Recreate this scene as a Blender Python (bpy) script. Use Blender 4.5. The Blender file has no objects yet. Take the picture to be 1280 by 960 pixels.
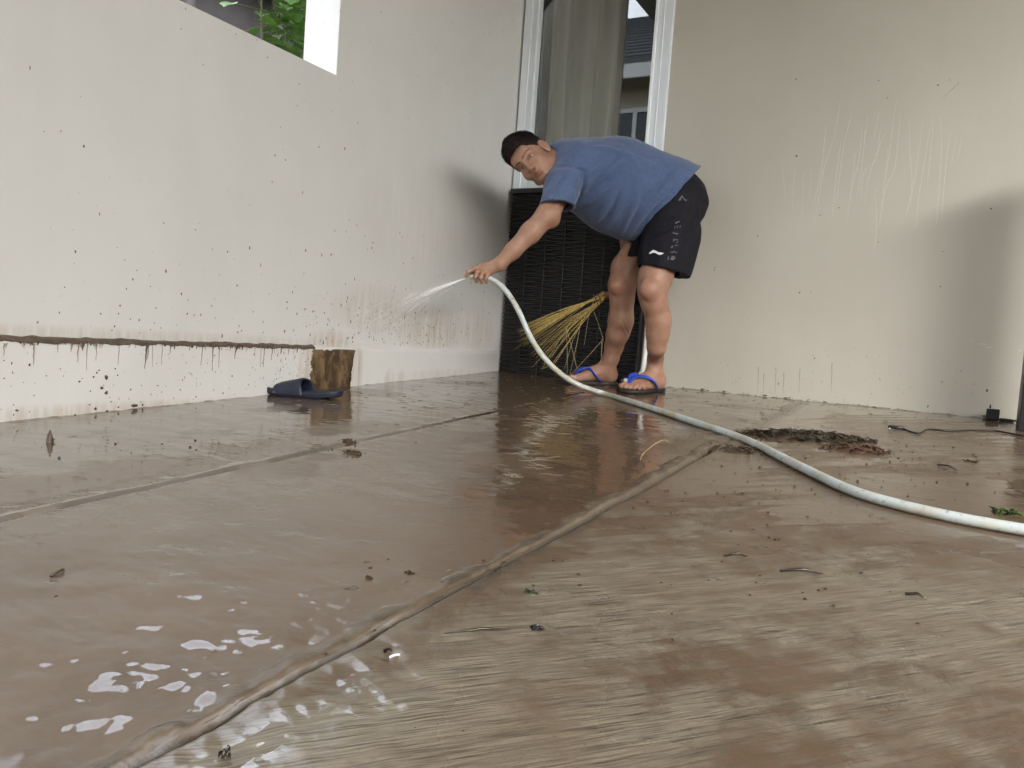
import bpy, bmesh, math, random
import numpy as np
from mathutils import Vector, Matrix
from mathutils.bvhtree import BVHTree

sc = bpy.context.scene
rnd = random.Random(7)
R_ = math.radians

# ------------------------------------------------------------------ camera, sky, sun, exposure
FPX, H0, SL = 986.24, 0.366, 0.04396          # focal length in px of the 1280 px photo, eye height, fall of the carport floor
CR = np.array([0.87588933, 0.47712268, 0.07191537])
CU = np.array([-0.09356265, 0.02172958, 0.99537624])
CF = np.array([-0.47335389, 0.87856802, -0.06367357])
CU = np.cross(CR, CF); CU /= np.linalg.norm(CU)
camd = bpy.data.cameras.new("camera"); cam = bpy.data.objects.new("camera", camd)
sc.collection.objects.link(cam); sc.camera = cam
camd.sensor_width = 36.0; camd.lens = FPX / 1280 * 36.0
camd.clip_start = 0.02; camd.clip_end = 500
cam.matrix_world = Matrix(((CR[0], CU[0], -CF[0], 0), (CR[1], CU[1], -CF[1], 0), (CR[2], CU[2], -CF[2], H0), (0, 0, 0, 1)))

SUN_EL, SUN_AZ = R_(34), R_(134)              # veiled sun over the open right side
w = bpy.data.worlds.new("World"); sc.world = w; w.use_nodes = True
nt = w.node_tree; bg = nt.nodes["Background"]
sky = nt.nodes.new("ShaderNodeTexSky"); sky.sky_type = 'NISHITA'; sky.sun_disc = False
sky.sun_elevation = SUN_EL; sky.sun_rotation = SUN_AZ; sky.air_density = 1.3; sky.dust_density = 4.0; sky.ozone_density = 1.0
hsv = nt.nodes.new("ShaderNodeHueSaturation"); hsv.inputs['Saturation'].default_value = 0.32
nt.links.new(sky.outputs[0], hsv.inputs['Color']); nt.links.new(hsv.outputs[0], bg.inputs[0])
bg.inputs[1].default_value = 0.15
sund = bpy.data.lights.new("sun", 'SUN'); sund.energy = .32; sund.angle = R_(80); sund.color = (1, .98, .95)
sun = bpy.data.objects.new("sun", sund); sc.collection.objects.link(sun)
sun.rotation_euler = Vector((math.sin(SUN_AZ) * math.cos(SUN_EL), math.cos(SUN_AZ) * math.cos(SUN_EL), math.sin(SUN_EL))).to_track_quat('Z', 'Y').to_euler()
vs = sc.view_settings
vs.view_transform = 'Standard'; vs.look = 'None'; vs.gamma = 1; vs.use_curve_mapping = False
vs.exposure = 2.92
sc.cycles.use_denoising = True
sc.cycles.max_bounces = 8; sc.cycles.diffuse_bounces = 5; sc.cycles.glossy_bounces = 4
sc.cycles.transmission_bounces = 6; sc.cycles.transparent_max_bounces = 12
sc.cycles.caustics_reflective = False; sc.cycles.caustics_refractive = False
sc.cycles.sample_clamp_indirect = 6

# ------------------------------------------------------------------ small maths
CO = np.array([0, 0, H0])
def ray(px, py): return CF + CR * (px - 640) / FPX - CU * (py - 480) / FPX
def W(px, py, d): return CO + ray(px, py) * d                 # world point at distance d along the view axis
def onfloor(px, py):
    v = ray(px, py); return CO + v * (-H0 / (v[2] - SL * v[1]))
def fz(y): return SL * y
def cam2w(P):
    P = np.asarray(P, float); return CO + P[:, 0:1] * CR + P[:, 1:2] * CU - P[:, 2:3] * CF
def Cc(px, py, d): return np.array([(px - 640) / FPX * d, -(py - 480) / FPX * d, -d])
def smooth(a, b, x):
    t = np.clip((x - a) / (b - a), 0, 1); return t * t * (3 - 2 * t)
def vnoise(x, y, seed):
    r = np.random.RandomState(seed); T = r.rand(256, 256).astype(np.float32)
    xi = np.floor(x).astype(int); yi = np.floor(y).astype(int); fx = x - xi; fy = y - yi
    fx = fx * fx * (3 - 2 * fx); fy = fy * fy * (3 - 2 * fy)
    a = T[xi & 255, yi & 255]; b = T[(xi + 1) & 255, yi & 255]; c = T[xi & 255, (yi + 1) & 255]; d = T[(xi + 1) & 255, (yi + 1) & 255]
    return (a + (b - a) * fx) * (1 - fy) + (c + (d - c) * fx) * fy - .5
def fbm(x, y, seed, o=4):
    s = 0; a = 1.
    for i in range(o):
        s = s + a * vnoise(x * 2 ** i + 17 * i, y * 2 ** i + 31 * i, seed + i); a *= .5
    return s

# ------------------------------------------------------------------ scene helpers
def link(o, parent=None):
    sc.collection.objects.link(o)
    if parent is not None:
        o.parent = parent; o.matrix_parent_inverse = Matrix.Translation(-Vector(parent.location))
    return o
def tag(o, label=None, cat=None, group=None, kind=None):
    if label: o['label'] = label
    if cat: o['category'] = cat
    if group: o['group'] = group
    if kind: o['kind'] = kind
    return o
def empty(name, loc):
    o = bpy.data.objects.new(name, None); o.location = loc; o.empty_display_size = .1; sc.collection.objects.link(o); return o
def mesh_np(name, V, F, mat, parent=None, sm=True, org=None):
    """V (n,3), F list/array of polygons (world coordinates); origin moved to org"""
    me = bpy.data.meshes.new(name); V = np.asarray(V, np.float64)
    if org is None: org = (0, 0, 0)
    V = V - np.asarray(org)
    if isinstance(F, np.ndarray):
        k = F.shape[1]
        me.vertices.add(len(V)); me.vertices.foreach_set("co", V.astype(np.float32).ravel())
        me.loops.add(F.size); me.loops.foreach_set("vertex_index", F.astype(np.int32).ravel())
        me.polygons.add(len(F)); me.polygons.foreach_set("loop_start", np.arange(0, F.size, k, dtype=np.int32))
        me.update(calc_edges=True)
    else:
        me.from_pydata([tuple(v) for v in V], [], [tuple(int(i) for i in f) for f in F]); me.update()
    if sm: me.polygons.foreach_set("use_smooth", np.ones(len(me.polygons), bool))
    o = bpy.data.objects.new(name, me); o.location = org
    if mat is not None: me.materials.append(mat)
    return link(o, parent)
class MB:
    """collects shapes (world coordinates) into one mesh"""
    def __init__(s): s.v = []; s.f = []
    def add(s, V, F):
        n = len(s.v); s.v += [tuple(map(float, v)) for v in V]; s.f += [tuple(int(i) + n for i in f) for f in F]; return s
    def box(s, x0, y0, z0, x1, y1, z1):
        V = [(x, y, z) for z in (z0, z1) for y in (y0, y1) for x in (x0, x1)]
        return s.add(V, [(0, 2, 3, 1), (4, 5, 7, 6), (0, 1, 5, 4), (2, 6, 7, 3), (0, 4, 6, 2), (1, 3, 7, 5)])
    def tube(s, P, r, n=10, cap=True, flat=None, up=None):
        P = [np.array(p, float) for p in P]; m = len(P)
        rr = r if hasattr(r, '__len__') else [r] * m
        T = [P[min(i + 1, m - 1)] - P[max(i - 1, 0)] for i in range(m)]
        T = [t / (np.linalg.norm(t) + 1e-12) for t in T]
        a = np.array(up if up is not None else (0, 0, 1.)); a = a if abs(np.dot(a, T[0])) < .95 else np.array([1., 0, 0])
        V = []
        for i in range(m):
            a = a - np.dot(a, T[i]) * T[i]; a /= np.linalg.norm(a) + 1e-12; b = np.cross(T[i], a)
            for k in range(n):
                t = 2 * math.pi * k / n
                V.append(P[i] + rr[i] * (a * math.cos(t) * (flat or 1) + b * math.sin(t)))
        F = [(i * n + k, i * n + (k + 1) % n, (i + 1) * n + (k + 1) % n, (i + 1) * n + k) for i in range(m - 1) for k in range(n)]
        if cap: F += [tuple(range(n - 1, -1, -1)), tuple((m - 1) * n + k for k in range(n))]
        return s.add(V, F)
    def build(s, name, mat, parent=None, sm=False, org=None, bevel=0, seg=2):
        o = mesh_np(name, np.array(s.v), s.f, mat, parent, sm, org)
        if bevel:
            b = o.modifiers.new("bevel", 'BEVEL'); b.width = bevel; b.segments = seg; b.limit_method = 'ANGLE'
        return o
def spline(P, n=8):
    P = [np.array(p, float) for p in P]; Q = [2 * P[0] - P[1]] + P + [2 * P[-1] - P[-2]]; out = []
    for i in range(1, len(Q) - 2):
        for k in range(n):
            t = k / n; a, b, c, d = Q[i - 1:i + 3]
            out.append(.5 * ((2 * b) + (-a + c) * t + (2 * a - 5 * b + 4 * c - d) * t * t + (-a + 3 * b - 3 * c + d) * t ** 3))
    return out + [P[-1]]

# ------------------------------------------------------------------ materials
def mat(name):
    m = bpy.data.materials.new(name); m.use_nodes = True; return m, m.node_tree, m.node_tree.nodes["Principled BSDF"]
def N(t, kind, **kw):
    n = t.nodes.new(kind)
    for k, v in kw.items():
        if k in n.inputs: n.inputs[k].default_value = v
        else: setattr(n, k, v)
    return n
def L(t, a, b): t.links.new(a, b)
def coords(t, scale=(1, 1, 1), rot=(0, 0, 0), kind='Object'):
    c = N(t, "ShaderNodeTexCoord"); m = N(t, "ShaderNodeMapping"); m.inputs['Scale'].default_value = scale; m.inputs['Rotation'].default_value = rot
    L(t, c.outputs[kind], m.inputs[0]); return m.outputs[0]
def noise(t, vec, scale=5, detail=4, rough=.5, dist=0):
    n = N(t, "ShaderNodeTexNoise"); n.inputs['Scale'].default_value = scale; n.inputs['Detail'].default_value = detail
    n.inputs['Roughness'].default_value = rough; n.inputs['Distortion'].default_value = dist; L(t, vec, n.inputs['Vector']); return n.outputs[0]
def ramp(t, fac, stops):
    r = N(t, "ShaderNodeValToRGB"); e = r.color_ramp.elements
    while len(e) < len(stops): e.new(.5)
    for i, (p, c) in enumerate(stops):
        e[i].position = p; e[i].color = (c, c, c, 1) if not hasattr(c, '__len__') else (*c, 1)
    L(t, fac, r.inputs[0]); return r.outputs[0]
def mixc(t, f, a, b, mode='MIX'):
    m = N(t, "ShaderNodeMix", data_type='RGBA', blend_type=mode)
    for s, v in ((0, f), (6, a), (7, b)):
        if hasattr(v, 'links') or hasattr(v, 'is_linked'): L(t, v, m.inputs[s])
        elif hasattr(v, '__len__'): m.inputs[s].default_value = (*v, 1)
        else: m.inputs[s].default_value = v
    return m.outputs[2]
def mth(t, op, a, b=0.0, clamp=False):
    m = N(t, "ShaderNodeMath", operation=op); m.use_clamp = clamp
    for i, v in enumerate((a, b)):
        if hasattr(v, 'is_linked'): L(t, v, m.inputs[i])
        else: m.inputs[i].default_value = v
    return m.outputs[0]
def bump(t, h, strength=.3, dist=.01, normal=None):
    b = N(t, "ShaderNodeBump"); b.inputs['Strength'].default_value = strength; b.inputs['Distance'].default_value = dist
    L(t, h, b.inputs['Height'])
    if normal is not None: L(t, normal, b.inputs['Normal'])
    return b.outputs[0]
def simple(name, col, rough=.5, var=.12, scale=20, bmp=.15, bd=.002, metallic=0, spec=.5, coat=0, stretch=(1, 1, 1)):
    m, t, b = mat(name); v = coords(t, stretch); n = noise(t, v, scale, 5, .6)
    lo = tuple(c * (1 - var) for c in col); hi = tuple(min(1, c * (1 + var)) for c in col)
    L(t, ramp(t, n, [(.3, lo), (.7, hi)]), b.inputs['Base Color'])
    b.inputs['Roughness'].default_value = rough; b.inputs['Metallic'].default_value = metallic; b.inputs['Specular IOR Level'].default_value = spec
    b.inputs['Coat Weight'].default_value = coat
    L(t, bump(t, noise(t, v, scale * 3, 4, .6), bmp, bd), b.inputs['Normal'])
    return m

def stain(t, col, spots, c=(.33, .21, .11)):
    """brown run-off stains: (centre y, centre z, radius y, radius z, strength) in the object's own coordinates"""
    sx = N(t, "ShaderNodeSeparateXYZ"); L(t, coords(t), sx.inputs[0]); run = ramp(t, noise(t, coords(t, (30, 30, 2.5)), 1.6, 5, .65), [(.38, 0.), (.66, 1.)])
    for cy, cz, ry, rz, k in spots:
        d = mth(t, 'ADD', mth(t, 'POWER', mth(t, 'ABSOLUTE', mth(t, 'DIVIDE', mth(t, 'SUBTRACT', sx.outputs[1], cy), ry)), 2.0), mth(t, 'POWER', mth(t, 'ABSOLUTE', mth(t, 'DIVIDE', mth(t, 'SUBTRACT', sx.outputs[2], cz), rz)), 2.0))
        col = mixc(t, mth(t, 'MULTIPLY', mth(t, 'MULTIPLY', ramp(t, d, [(0., k), (1., 0.)]), 1.0), mth(t, 'ADD', mth(t, 'MULTIPLY', run, .8), .2)), col, c)
    return col
def wall_mat(name, c, c2, rough=.6, gloss=.3, spots=()):
    m, t, b = mat(name); v = coords(t)
    big = noise(t, v, 1.1, 5, .6, .4); fine = noise(t, v, 55, 4, .65)
    sv = coords(t, (6, 6, .7)); streak = noise(t, sv, 1.2, 5, .6)
    col = mixc(t, ramp(t, big, [(.35, 0.), (.7, 1.)]), c, c2)
    col = mixc(t, ramp(t, streak, [(.45, 0.), (.75, .14)]), col, tuple(x * .88 for x in c2))
    col = stain(t, col, spots)
    L(t, col, b.inputs['Base Color'])
    L(t, ramp(t, streak, [(.3, rough - .05), (.7, rough + .05)]), b.inputs['Roughness'])
    b.inputs['Specular IOR Level'].default_value = gloss
    roll = noise(t, v, 7, 3, .5)
    nb = bump(t, fine, .12, .0015); L(t, bump(t, roll, .25, .006, nb), b.inputs['Normal'])
    return m
M_wallL = wall_mat("white_wall_paint", (.63, .635, .62), (.585, .585, .565), spots=((2.05, .36, .34, .12, .55), (1.62, .42, .30, .12, .35), (1.35, .285, .14, .05, .5), (2.45, .38, .18, .14, .4), (.2, .27, 1.6, .035, .4), (1.9, .8, .5, .3, .12)))
M_plinth = wall_mat("plinth_paint", (.67, .675, .66), (.61, .61, .59), .4, .5, spots=((2.50, .17, .045, .14, .75), (2.21, .17, .05, .15, .6), (2.72, .12, .04, .07, .6), (2.80, .13, .025, .06, .5), (1.4, .06, .9, .035, .5), (3.2, .15, .5, .03, .3)))
M_wallB = wall_mat("cream_wall_paint", (.475, .462, .408), (.43, .415, .362), .5, .4)
M_white = simple("white_aluminium", (.68, .74, .80), .3, .04, 8, .04, .001)
M_trim = simple("bright_white_paint", (.8, .8, .79), .5, .03)
M_roofunder = simple("roof_underside", (.32, .31, .29), .7, .1, 3)
M_black = simple("black_gloss_plastic", (.012, .012, .014), .3, .3, 30, .1)
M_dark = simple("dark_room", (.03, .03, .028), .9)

# ------------------------------------------------------------------ the floor: one sheet with the mud, ridges and brush marks modelled on it
XL, YB = -2.0771, 3.7
def axis(segs):
    out = [segs[0][0]]
    for a, b, s in segs: out += list(np.linspace(a, b, max(1, int(round((b - a) / s))) + 1)[1:])
    return np.array(out)
XS = axis([(-2.3, -2.05, .05), (-2.05, -1.4, .008), (-1.4, -.75, .0065), (-.75, -.6, .004), (-.6, -.45, .002), (-.45, .3, .0032), (.3, 1.0, .012), (1.0, 3.2, .08)])
YS = axis([(-1.6, 0, .08), (0, .28, .01), (.28, 1.0, .0030), (1.0, 1.7, .0045), (1.7, 2.6, .0065), (2.6, 3.72, .009), (3.72, 3.9, .06)])
GX, GY = np.meshgrid(XS, YS, indexing='ij')
def ridgeA(Y): return -.518 + .0035 * fbm(Y * 9, Y * 0, 3) + .006 * smooth(1.2, 3, Y) * fbm(Y * 5, Y * 0 + 3, 5)
def ridgeB(Y): return -1.235 - .045 * (Y - .7) + .006 * fbm(Y * 4, Y * 0 + 9, 8)
def floor_fields(X, Y):
    n1 = fbm(X * 5, Y * 5, 11, 5); n2 = fbm(X * 30, Y * 30, 21, 4); n3 = fbm(X * 1.6, Y * 1.6, 31, 4)
    ca, sa = math.cos(R_(41)), math.sin(R_(41))
    u = X * ca - Y * sa; v = X * sa + Y * ca            # v runs along the broom marks
    br = fbm(u * 120, v * 3.0, 41, 2); br2 = fbm(u * 34, v * 2, 44, 3)
    left = X < ridgeA(Y)
    dA = X - ridgeA(Y); dB = X - ridgeB(Y)
    # pool: smooth muddy water; mud: brown mud cover (0 = bare brushed concrete)
    mudR = .20 + .62 * smooth(1.05, 1.75, Y + .25 * n1) + .75 * n3 + .35 * n1 + .5 * smooth(.12, .0, dA + .10 * n1 - .05 * smooth(.6, 1.3, Y)) \
        + .55 * smooth(.02, .30, X + .35 * n1) * smooth(1.6, 1.0, Y) + .45 * br2 - .25 * smooth(.9, .45, Y)
    mud = np.where(left, 1.0, np.clip(mudR, 0, 1))
    poolR = np.clip(1.1 * smooth(.78, .60, Y + .25 * n1 + 1.6 * dA) + .8 * smooth(.75, 1.0, mudR) + .55 * smooth(1.8, 2.6, Y + .6 * n1), 0, 1)
    pool = np.where(left, np.clip(1.0 - .25 * smooth(.1, .35, n1), 0, 1), poolR)
    h = -.0006 * mud * 0
    # broom ridges on the bare slab
    h = h + np.where(left, 0, (1 - pool) * (.0008 * br + .0006 * br2))
    h = h + (1 - .75 * pool) * .0008 * n2 + np.where(left, .0006 * fbm(X * 9, Y * 14, 51, 3), .0010 * n1)
    rz = smooth(1.1, .55, Y) * smooth(-1.3, -.70, X) * smooth(-.25, -.40, X + .4 * n1) * np.where(left, 1, pool)
    h = h + rz * (.0050 * fbm(X * 17 + Y * 7, Y * 26, 121, 3) + .0009 * fbm(X * 60, Y * 70, 123, 2))
    h = h + pool * np.where(left, 1, .4) * .0009 * fbm(X * 5 - Y * 2, Y * 17 + X * 3, 125, 2)
    h = h + .0040 * np.exp(-((Y - .66) / .17) ** 2) * smooth(-1.3, -.8, X) * smooth(-.2, -.4, X)
    # joint A: mud-caked lip on the left of an open groove
    wdt = .012 + .012 * smooth(.8, 1.8, Y) + .016 * fbm(X * 0, Y * 22, 61, 4)
    lip = smooth(-wdt - .014, -wdt + .004, dA + .006 * n2) * smooth(-.001, -.006, dA)
    lip_h = (.0024 + .0030 * fbm(X * 85, Y * 85, 71, 4) + .0035 * fbm(X * 24, Y * 24, 73, 3)) * (.55 + .9 * fbm(X * 0, Y * 5, 74, 3)) + smooth(.7, 1.5, Y) * (.004 * fbm(X * 22, Y * 22, 72, 4) + .002)
    fade = 1 - .75 * smooth(2.15, 2.3, Y)
    h = h + lip * np.clip(lip_h, 0, 1) * fade
    groove = np.exp(-((dA - .0058) / (.0062 + .003 * fbm(X * 0, Y * 11, 83))) ** 2)
    h = h - .013 * groove * fade * (.6 + .5 * smooth(-.2, .3, fbm(X * 0, Y * 6, 81)))
    lipR = smooth(.008, .014, dA) * smooth(.045, .02, dA + .02 * n1)
    h = h + lipR * .0016
    lipB = np.exp(-((dB) / .008) ** 2) * (.5 + .9 * fbm(X * 0, Y * 7, 91)) + .5 * np.exp(-((dB + .02) / .012) ** 2) * np.clip(n2 * 2, 0, 1)
    h = h + .0035 * np.clip(lipB, -.4, 1.2) - .003 * np.exp(-((dB - .012) / .006) ** 2) * (fbm(X * 0, Y * 6, 95) > -.1)
    # third joint close to the back wall on the right
    # crumbs and mud dropped by the water
    cr = np.clip(fbm(X * 45, Y * 45, 101, 3) - .60 + .12 * n1 + .15 * smooth(1.3, 2.3, Y) + .2 * smooth(.06, -.02, np.abs(dA + .01)) * smooth(.8, 2, Y), 0, 1)
    h = h + .012 * cr * (X > -1.9)
    pile = np.exp(-(((X + .56) / .12) ** 2 + ((Y - 2.15) / .22) ** 2))
    h = h + pile * (.006 + .012 * np.clip(fbm(X * 26, Y * 26, 111, 4), 0, 1))
    crust = np.clip(lip * fade * (.85 + .15 * smooth(.7, 1.4, Y)) + cr * 8 + pile * .8 + lipR * .3 + 1.2 * groove * fade, 0, 1)
    dirt = np.clip(.9 * np.exp(-((dB - .011) / .007) ** 2) * smooth(-.2, .1, fbm(X * 0, Y * 6, 95)) + groove * fade * 1.3 + .5 * lip * np.clip(fbm(X * 60, Y * 60, 75, 3) * 2, 0, 1) + .5 * lipR * (n1 > 0), 0, 1)
    floor_fields.dirt = dirt
    edge = smooth(.05, .0, X - XL) + smooth(.06, .0, YB - Y) * (X > -1.3)
    h = h + .004 * np.clip(edge, 0, 1) * np.clip(.4 + n2 * 2, 0, 1)
    mud = np.clip(mud - lip * fade * .55 * smooth(1.2, .6, Y), 0, 1)
    pool = pool * (1 - .85 * crust)
    return h, mud, pool, crust
hh, mudA, poolA, crustA = floor_fields(GX, GY)
Z = fz(GY) + hh
nx, ny = GX.shape
idx = np.arange(nx * ny).reshape(nx, ny)
Fq = np.stack([idx[:-1, :-1], idx[1:, :-1], idx[1:, 1:], idx[:-1, 1:]], -1).reshape(-1, 4)

m, t, b = mat("wet_muddy_concrete"); M_floor = m
def attr(t, n):
    a = N(t, "ShaderNodeAttribute"); a.attribute_name = n; return a.outputs['Fac']
aM, aP, aC, aD = attr(t, "mud"), attr(t, "pool"), attr(t, "crust"), attr(t, "dirt")
obj = coords(t)
# mapping that runs along the broom marks
br_v = coords(t, (1, 1, 1), (0, 0, R_(41)))
mp = N(t, "ShaderNodeMapping"); mp.inputs['Scale'].default_value = (420, 14, 1); L(t, br_v, mp.inputs[0])
fine_br = noise(t, mp.outputs[0], 1, 5, .65, .15)
mp2 = N(t, "ShaderNodeMapping"); mp2.inputs['Scale'].default_value = (230, 5, 1); L(t, br_v, mp2.inputs[0])
wide_br = noise(t, mp2.outputs[0], 1, 4, .6, .3)
spk = noise(t, obj, 140, 4, .7); blot = noise(t, obj, 6, 6, .62, .6); blot2 = noise(t, obj, 22, 5, .6, .3)
conc = mixc(t, ramp(t, fine_br, [(.38, 0.), (.60, 1.)]), (.040, .028, .016), (.262, .222, .158))
conc = mixc(t, ramp(t, wide_br, [(.4, 0.), (.62, .3)]), conc, (.265, .235, .182))
conc = mixc(t, ramp(t, blot, [(.45, 0.), (.7, .5)]), conc, (.13, .085, .048))
mudc = mixc(t, ramp(t, blot, [(.3, 0.), (.7, 1.)]), (.088, .053, .027), (.125, .081, .046))
mudc = mixc(t, ramp(t, spk, [(.6, 0.), (.75, .35)]), mudc, (.10, .07, .045))
mk = mth(t, 'ADD', aM, mth(t, 'MULTIPLY', mth(t, 'SUBTRACT', mixc(t, .45, fine_br, blot2), .5), 3.4))
mk = ramp(t, mk, [(.32, 0.), (.72, 1.)])
col = mixc(t, mk, conc, mudc)
crc = mixc(t, ramp(t, blot2, [(.35, 0.), (.65, 1.)]), (.06, .043, .027), (.15, .12, .08))
col = mixc(t, mth(t, 'MULTIPLY', aC, .75), col, crc); col = mixc(t, mth(t, 'MULTIPLY', aD, .8), col, (.020, .014, .009))
gr2 = ramp(t, noise(t, obj, 330, 4, .8), [(.60, 0.), (.68, .8)])
col = mixc(t, mth(t, 'MULTIPLY', gr2, mth(t, 'SUBTRACT', 1.0, aP)), col, (.040, .027, .016))
L(t, col, b.inputs['Base Color'])
b.inputs['Roughness'].default_value = .55
b.inputs['Specular IOR Level'].default_value = .3
grit = noise(t, obj, 420, 4, .75)
hb = mth(t, 'ADD', mth(t, 'MULTIPLY', mth(t, 'SUBTRACT', 1.0, mk), fine_br), mth(t, 'ADD', mth(t, 'MULTIPLY', spk, .35), mth(t, 'MULTIPLY', grit, mth(t, 'MULTIPLY', aC, 1.2))))
L(t, bump(t, hb, .6, .0010), b.inputs['Normal'])
cw = mth(t, 'ADD', mth(t, 'MULTIPLY', aP, .55), .42, True)
L(t, cw, b.inputs['Coat Weight']); b.inputs['Coat IOR'].default_value = 1.95
L(t, mth(t, 'ADD', mth(t, 'MULTIPLY', mth(t, 'SUBTRACT', 1.0, aP), .24), mth(t, 'ADD', .025, mth(t, 'MULTIPLY', ramp(t, blot, [(.4, 0.), (.75, 1.)]), .06))), b.inputs['Coat Roughness'])
rip = noise(t, coords(t, (1, 1.5, 1), (0, 0, R_(-25))), 16, 3, .5, .5); rip2 = noise(t, obj, 75, 3, .6)
nb = bump(t, rip, .5, .0022)
nb = bump(t, mth(t, 'MULTIPLY', rip2, .6), .5, .0003, nb)
nb = bump(t, mth(t, 'MULTIPLY', mth(t, 'SUBTRACT', 1.0, aP), mth(t, 'ADD', fine_br, mth(t, 'MULTIPLY', spk, .6))), .8, .0018, nb)
L(t, nb, b.inputs['Coat Normal'])
fl = mesh_np("floor", np.stack([GX, GY, Z], -1).reshape(-1, 3), Fq, M_floor)
for nme, arr in (("mud", mudA), ("pool", poolA), ("crust", crustA), ("dirt", floor_fields.dirt)):
    a = fl.data.attributes.new(nme, 'FLOAT', 'POINT'); a.data.foreach_set("value", arr.astype(np.float32).ravel())
tag(fl, kind='structure')

M_asph = simple("wet_asphalt", (.055, .053, .05), .45, .25, 12, .5, .01)
M_earth = simple("garden_earth", (.10, .085, .05), .8, .3, 5, .5, .02)
MB().box(-60, -60, -.35, 60, -1.6, -.08).build("street", M_asph)['kind'] = 'structure'
MB().box(-60, -1.59, -.35, -2.301, 40, -.02).build("garden_ground", M_earth)['kind'] = 'structure'
MB().box(3.2, -1.59, -.35, 60, 40, -.02).build("yard_ground", M_earth)['kind'] = 'structure'

# ------------------------------------------------------------------ walls, roof
ZS = .913 + H0           # sill of the side opening
ZT = -.0989 + H0         # top of the plinth
ROOF = 2.72
def poly_prism(mb, pts, x0, x1, ax):       # extrude polygon (u,z) along an axis
    n = len(pts)
    V = [((x0, p[0], p[1]) if ax == 0 else (p[0], x0, p[1])) for p in pts] + [((x1, p[0], p[1]) if ax == 0 else (p[0], x1, p[1])) for p in pts]
    F = [tuple(range(n)), tuple(range(2 * n - 1, n - 1, -1))] + [(i, i + n, (i + 1) % n + n, (i + 1) % n) for i in range(n)]
    mb.add(V, F)
mb = MB(); poly_prism(mb, [(-1.6, -.3), (3.9, -.3), (3.9, ROOF), (2.303, ROOF), (2.303, ZS), (-1.6, ZS)], XL - .166, XL, 0)
wl = mb.build("left_wall", M_wallL, org=(XL, 1, 0)); tag(wl, "off white painted side wall with an open upper bay, splashed with mud", "wall")
# reveal of the opening, coloured paler than the wall to stand for outside light
o = MB().box(XL - .169, 2.300, ZS + .002, XL - .0005, 2.3025, ROOF).build("reveal", M_trim, wl)
# plinth with a chamfered top
mb = MB(); px0 = XL + .016
n = 90; V = []; F = []
for i in range(n + 1):
    y = -1.6 + (3.655 + 1.6) * i / n; wv = .0012 * math.sin(y * 9) + .0008 * math.sin(y * 23)
    V += [(XL - .01, y, -.3), (px0 + wv, y, -.3), (px0 + wv, y, ZT - .015 + wv), (px0 - .003 + wv, y, ZT - .006 + wv), (XL - .01, y, ZT + wv * 2)]
for i in range(n):
    for k in range(4): F.append((i * 5 + k, i * 5 + k + 1, (i + 1) * 5 + k + 1, (i + 1) * 5 + k))
F += [(4, 3, 2, 1, 0), tuple(n * 5 + k for k in range(5))]
pl = mb.add(V, F).build("plinth", M_plinth, wl)
# back wall with window opening
WX0, WX1, WZ0, WZ1 = -2.063, -1.261, .758 + H0, 2.35
mb = MB().box(WX1, YB, -.3, 3.2, YB + .16, ROOF).box(XL, YB, -.3, WX1, YB + .16, WZ0).box(XL, YB, WZ1, WX1, YB + .16, ROOF).box(XL, YB, WZ0, WX0, YB + .16, WZ1)
wb = mb.build("back_wall", M_wallB, org=(0, YB, 0)); tag(wb, "cream painted house wall behind the bending man, marked with pale drip streaks", "wall")
rf = MB().box(XL - .003, -4.2, ROOF, 2.9, 3.9, ROOF + .12).build("carport_roof", M_roofunder, org=(-.4, 1.4, ROOF)); tag(rf, "flat grey carport roof above the wet floor", "roof")
pb = MB().box(2.7, -4.1, -.08, 2.85, -3.95, ROOF).build("roof_post", M_trim, org=(2.77, -4.0, -.08), bevel=.01); tag(pb, "square white post holding the front corner of the carport roof", "post")

# ------------------------------------------------------------------ window
win = empty("window", (WX0, YB, WZ0)); tag(win, "tall white aluminium framed window with a pleated beige curtain behind the glass", "window")
fr = MB(); y0, y1 = YB - .022, YB + .05
fr.box(WX0, y0, WZ0, WX0 + .088, y1, WZ1).box(WX1 - .082, y0, WZ0, WX1, y1, WZ1).box(WX0 + .0885, y0, WZ0, WX1 - .0825, y1, WZ0 + .09).box(WX0 + .0885, y0, WZ1 - .09, WX1 - .0825, y1, WZ1)
fo = fr.build("window_frame", M_white, win, bevel=.004)
sb = MB()
for x0, x1 in ((WX0 + .040, WX0 + .046), (WX1 - .046, WX1 - .040)): sb.box(x0, y0 - .004, WZ0 + .004, x1, y0 + .004, WZ1)
sb.box(WX0 + .078, y0 - .014, WZ0 + .08, WX0 + .0905, y0 + .01, WZ1 - .08).box(WX1 - .085, y0 - .014, WZ0 + .08, WX1 - .0725, y0 + .01, WZ1 - .08)
sb.build("glazing_bead", simple("bead_white", (.78, .82, .86), .25, .03), fo, bevel=.002)
m, t, b = mat("window_glass"); M_glass = m
b.inputs['Base Color'].default_value = (.9, .95, .93, 1); b.inputs['Roughness'].default_value = .0
gl = N(t, "ShaderNodeBsdfGlossy"); gl.inputs['Roughness'].default_value = .01; gl.inputs['Color'].default_value = (.95, .97, 1, 1)
tr = N(t, "ShaderNodeBsdfTransparent"); tr.inputs['Color'].default_value = (.92, .93, .91, 1)
frs = N(t, "ShaderNodeFresnel"); frs.inputs['IOR'].default_value = 1.75
mx = N(t, "ShaderNodeMixShader"); L(t, frs.outputs[0], mx.inputs[0]); L(t, tr.outputs[0], mx.inputs[1]); L(t, gl.outputs[0], mx.inputs[2])
L(t, mx.outputs[0], t.nodes['Material Output'].inputs[0])
MB().box(WX0 + .089, YB + .012, WZ0 + .091, WX1 - .083, YB + .017, WZ1 - .091).build("window_pane", M_glass, win)
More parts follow.
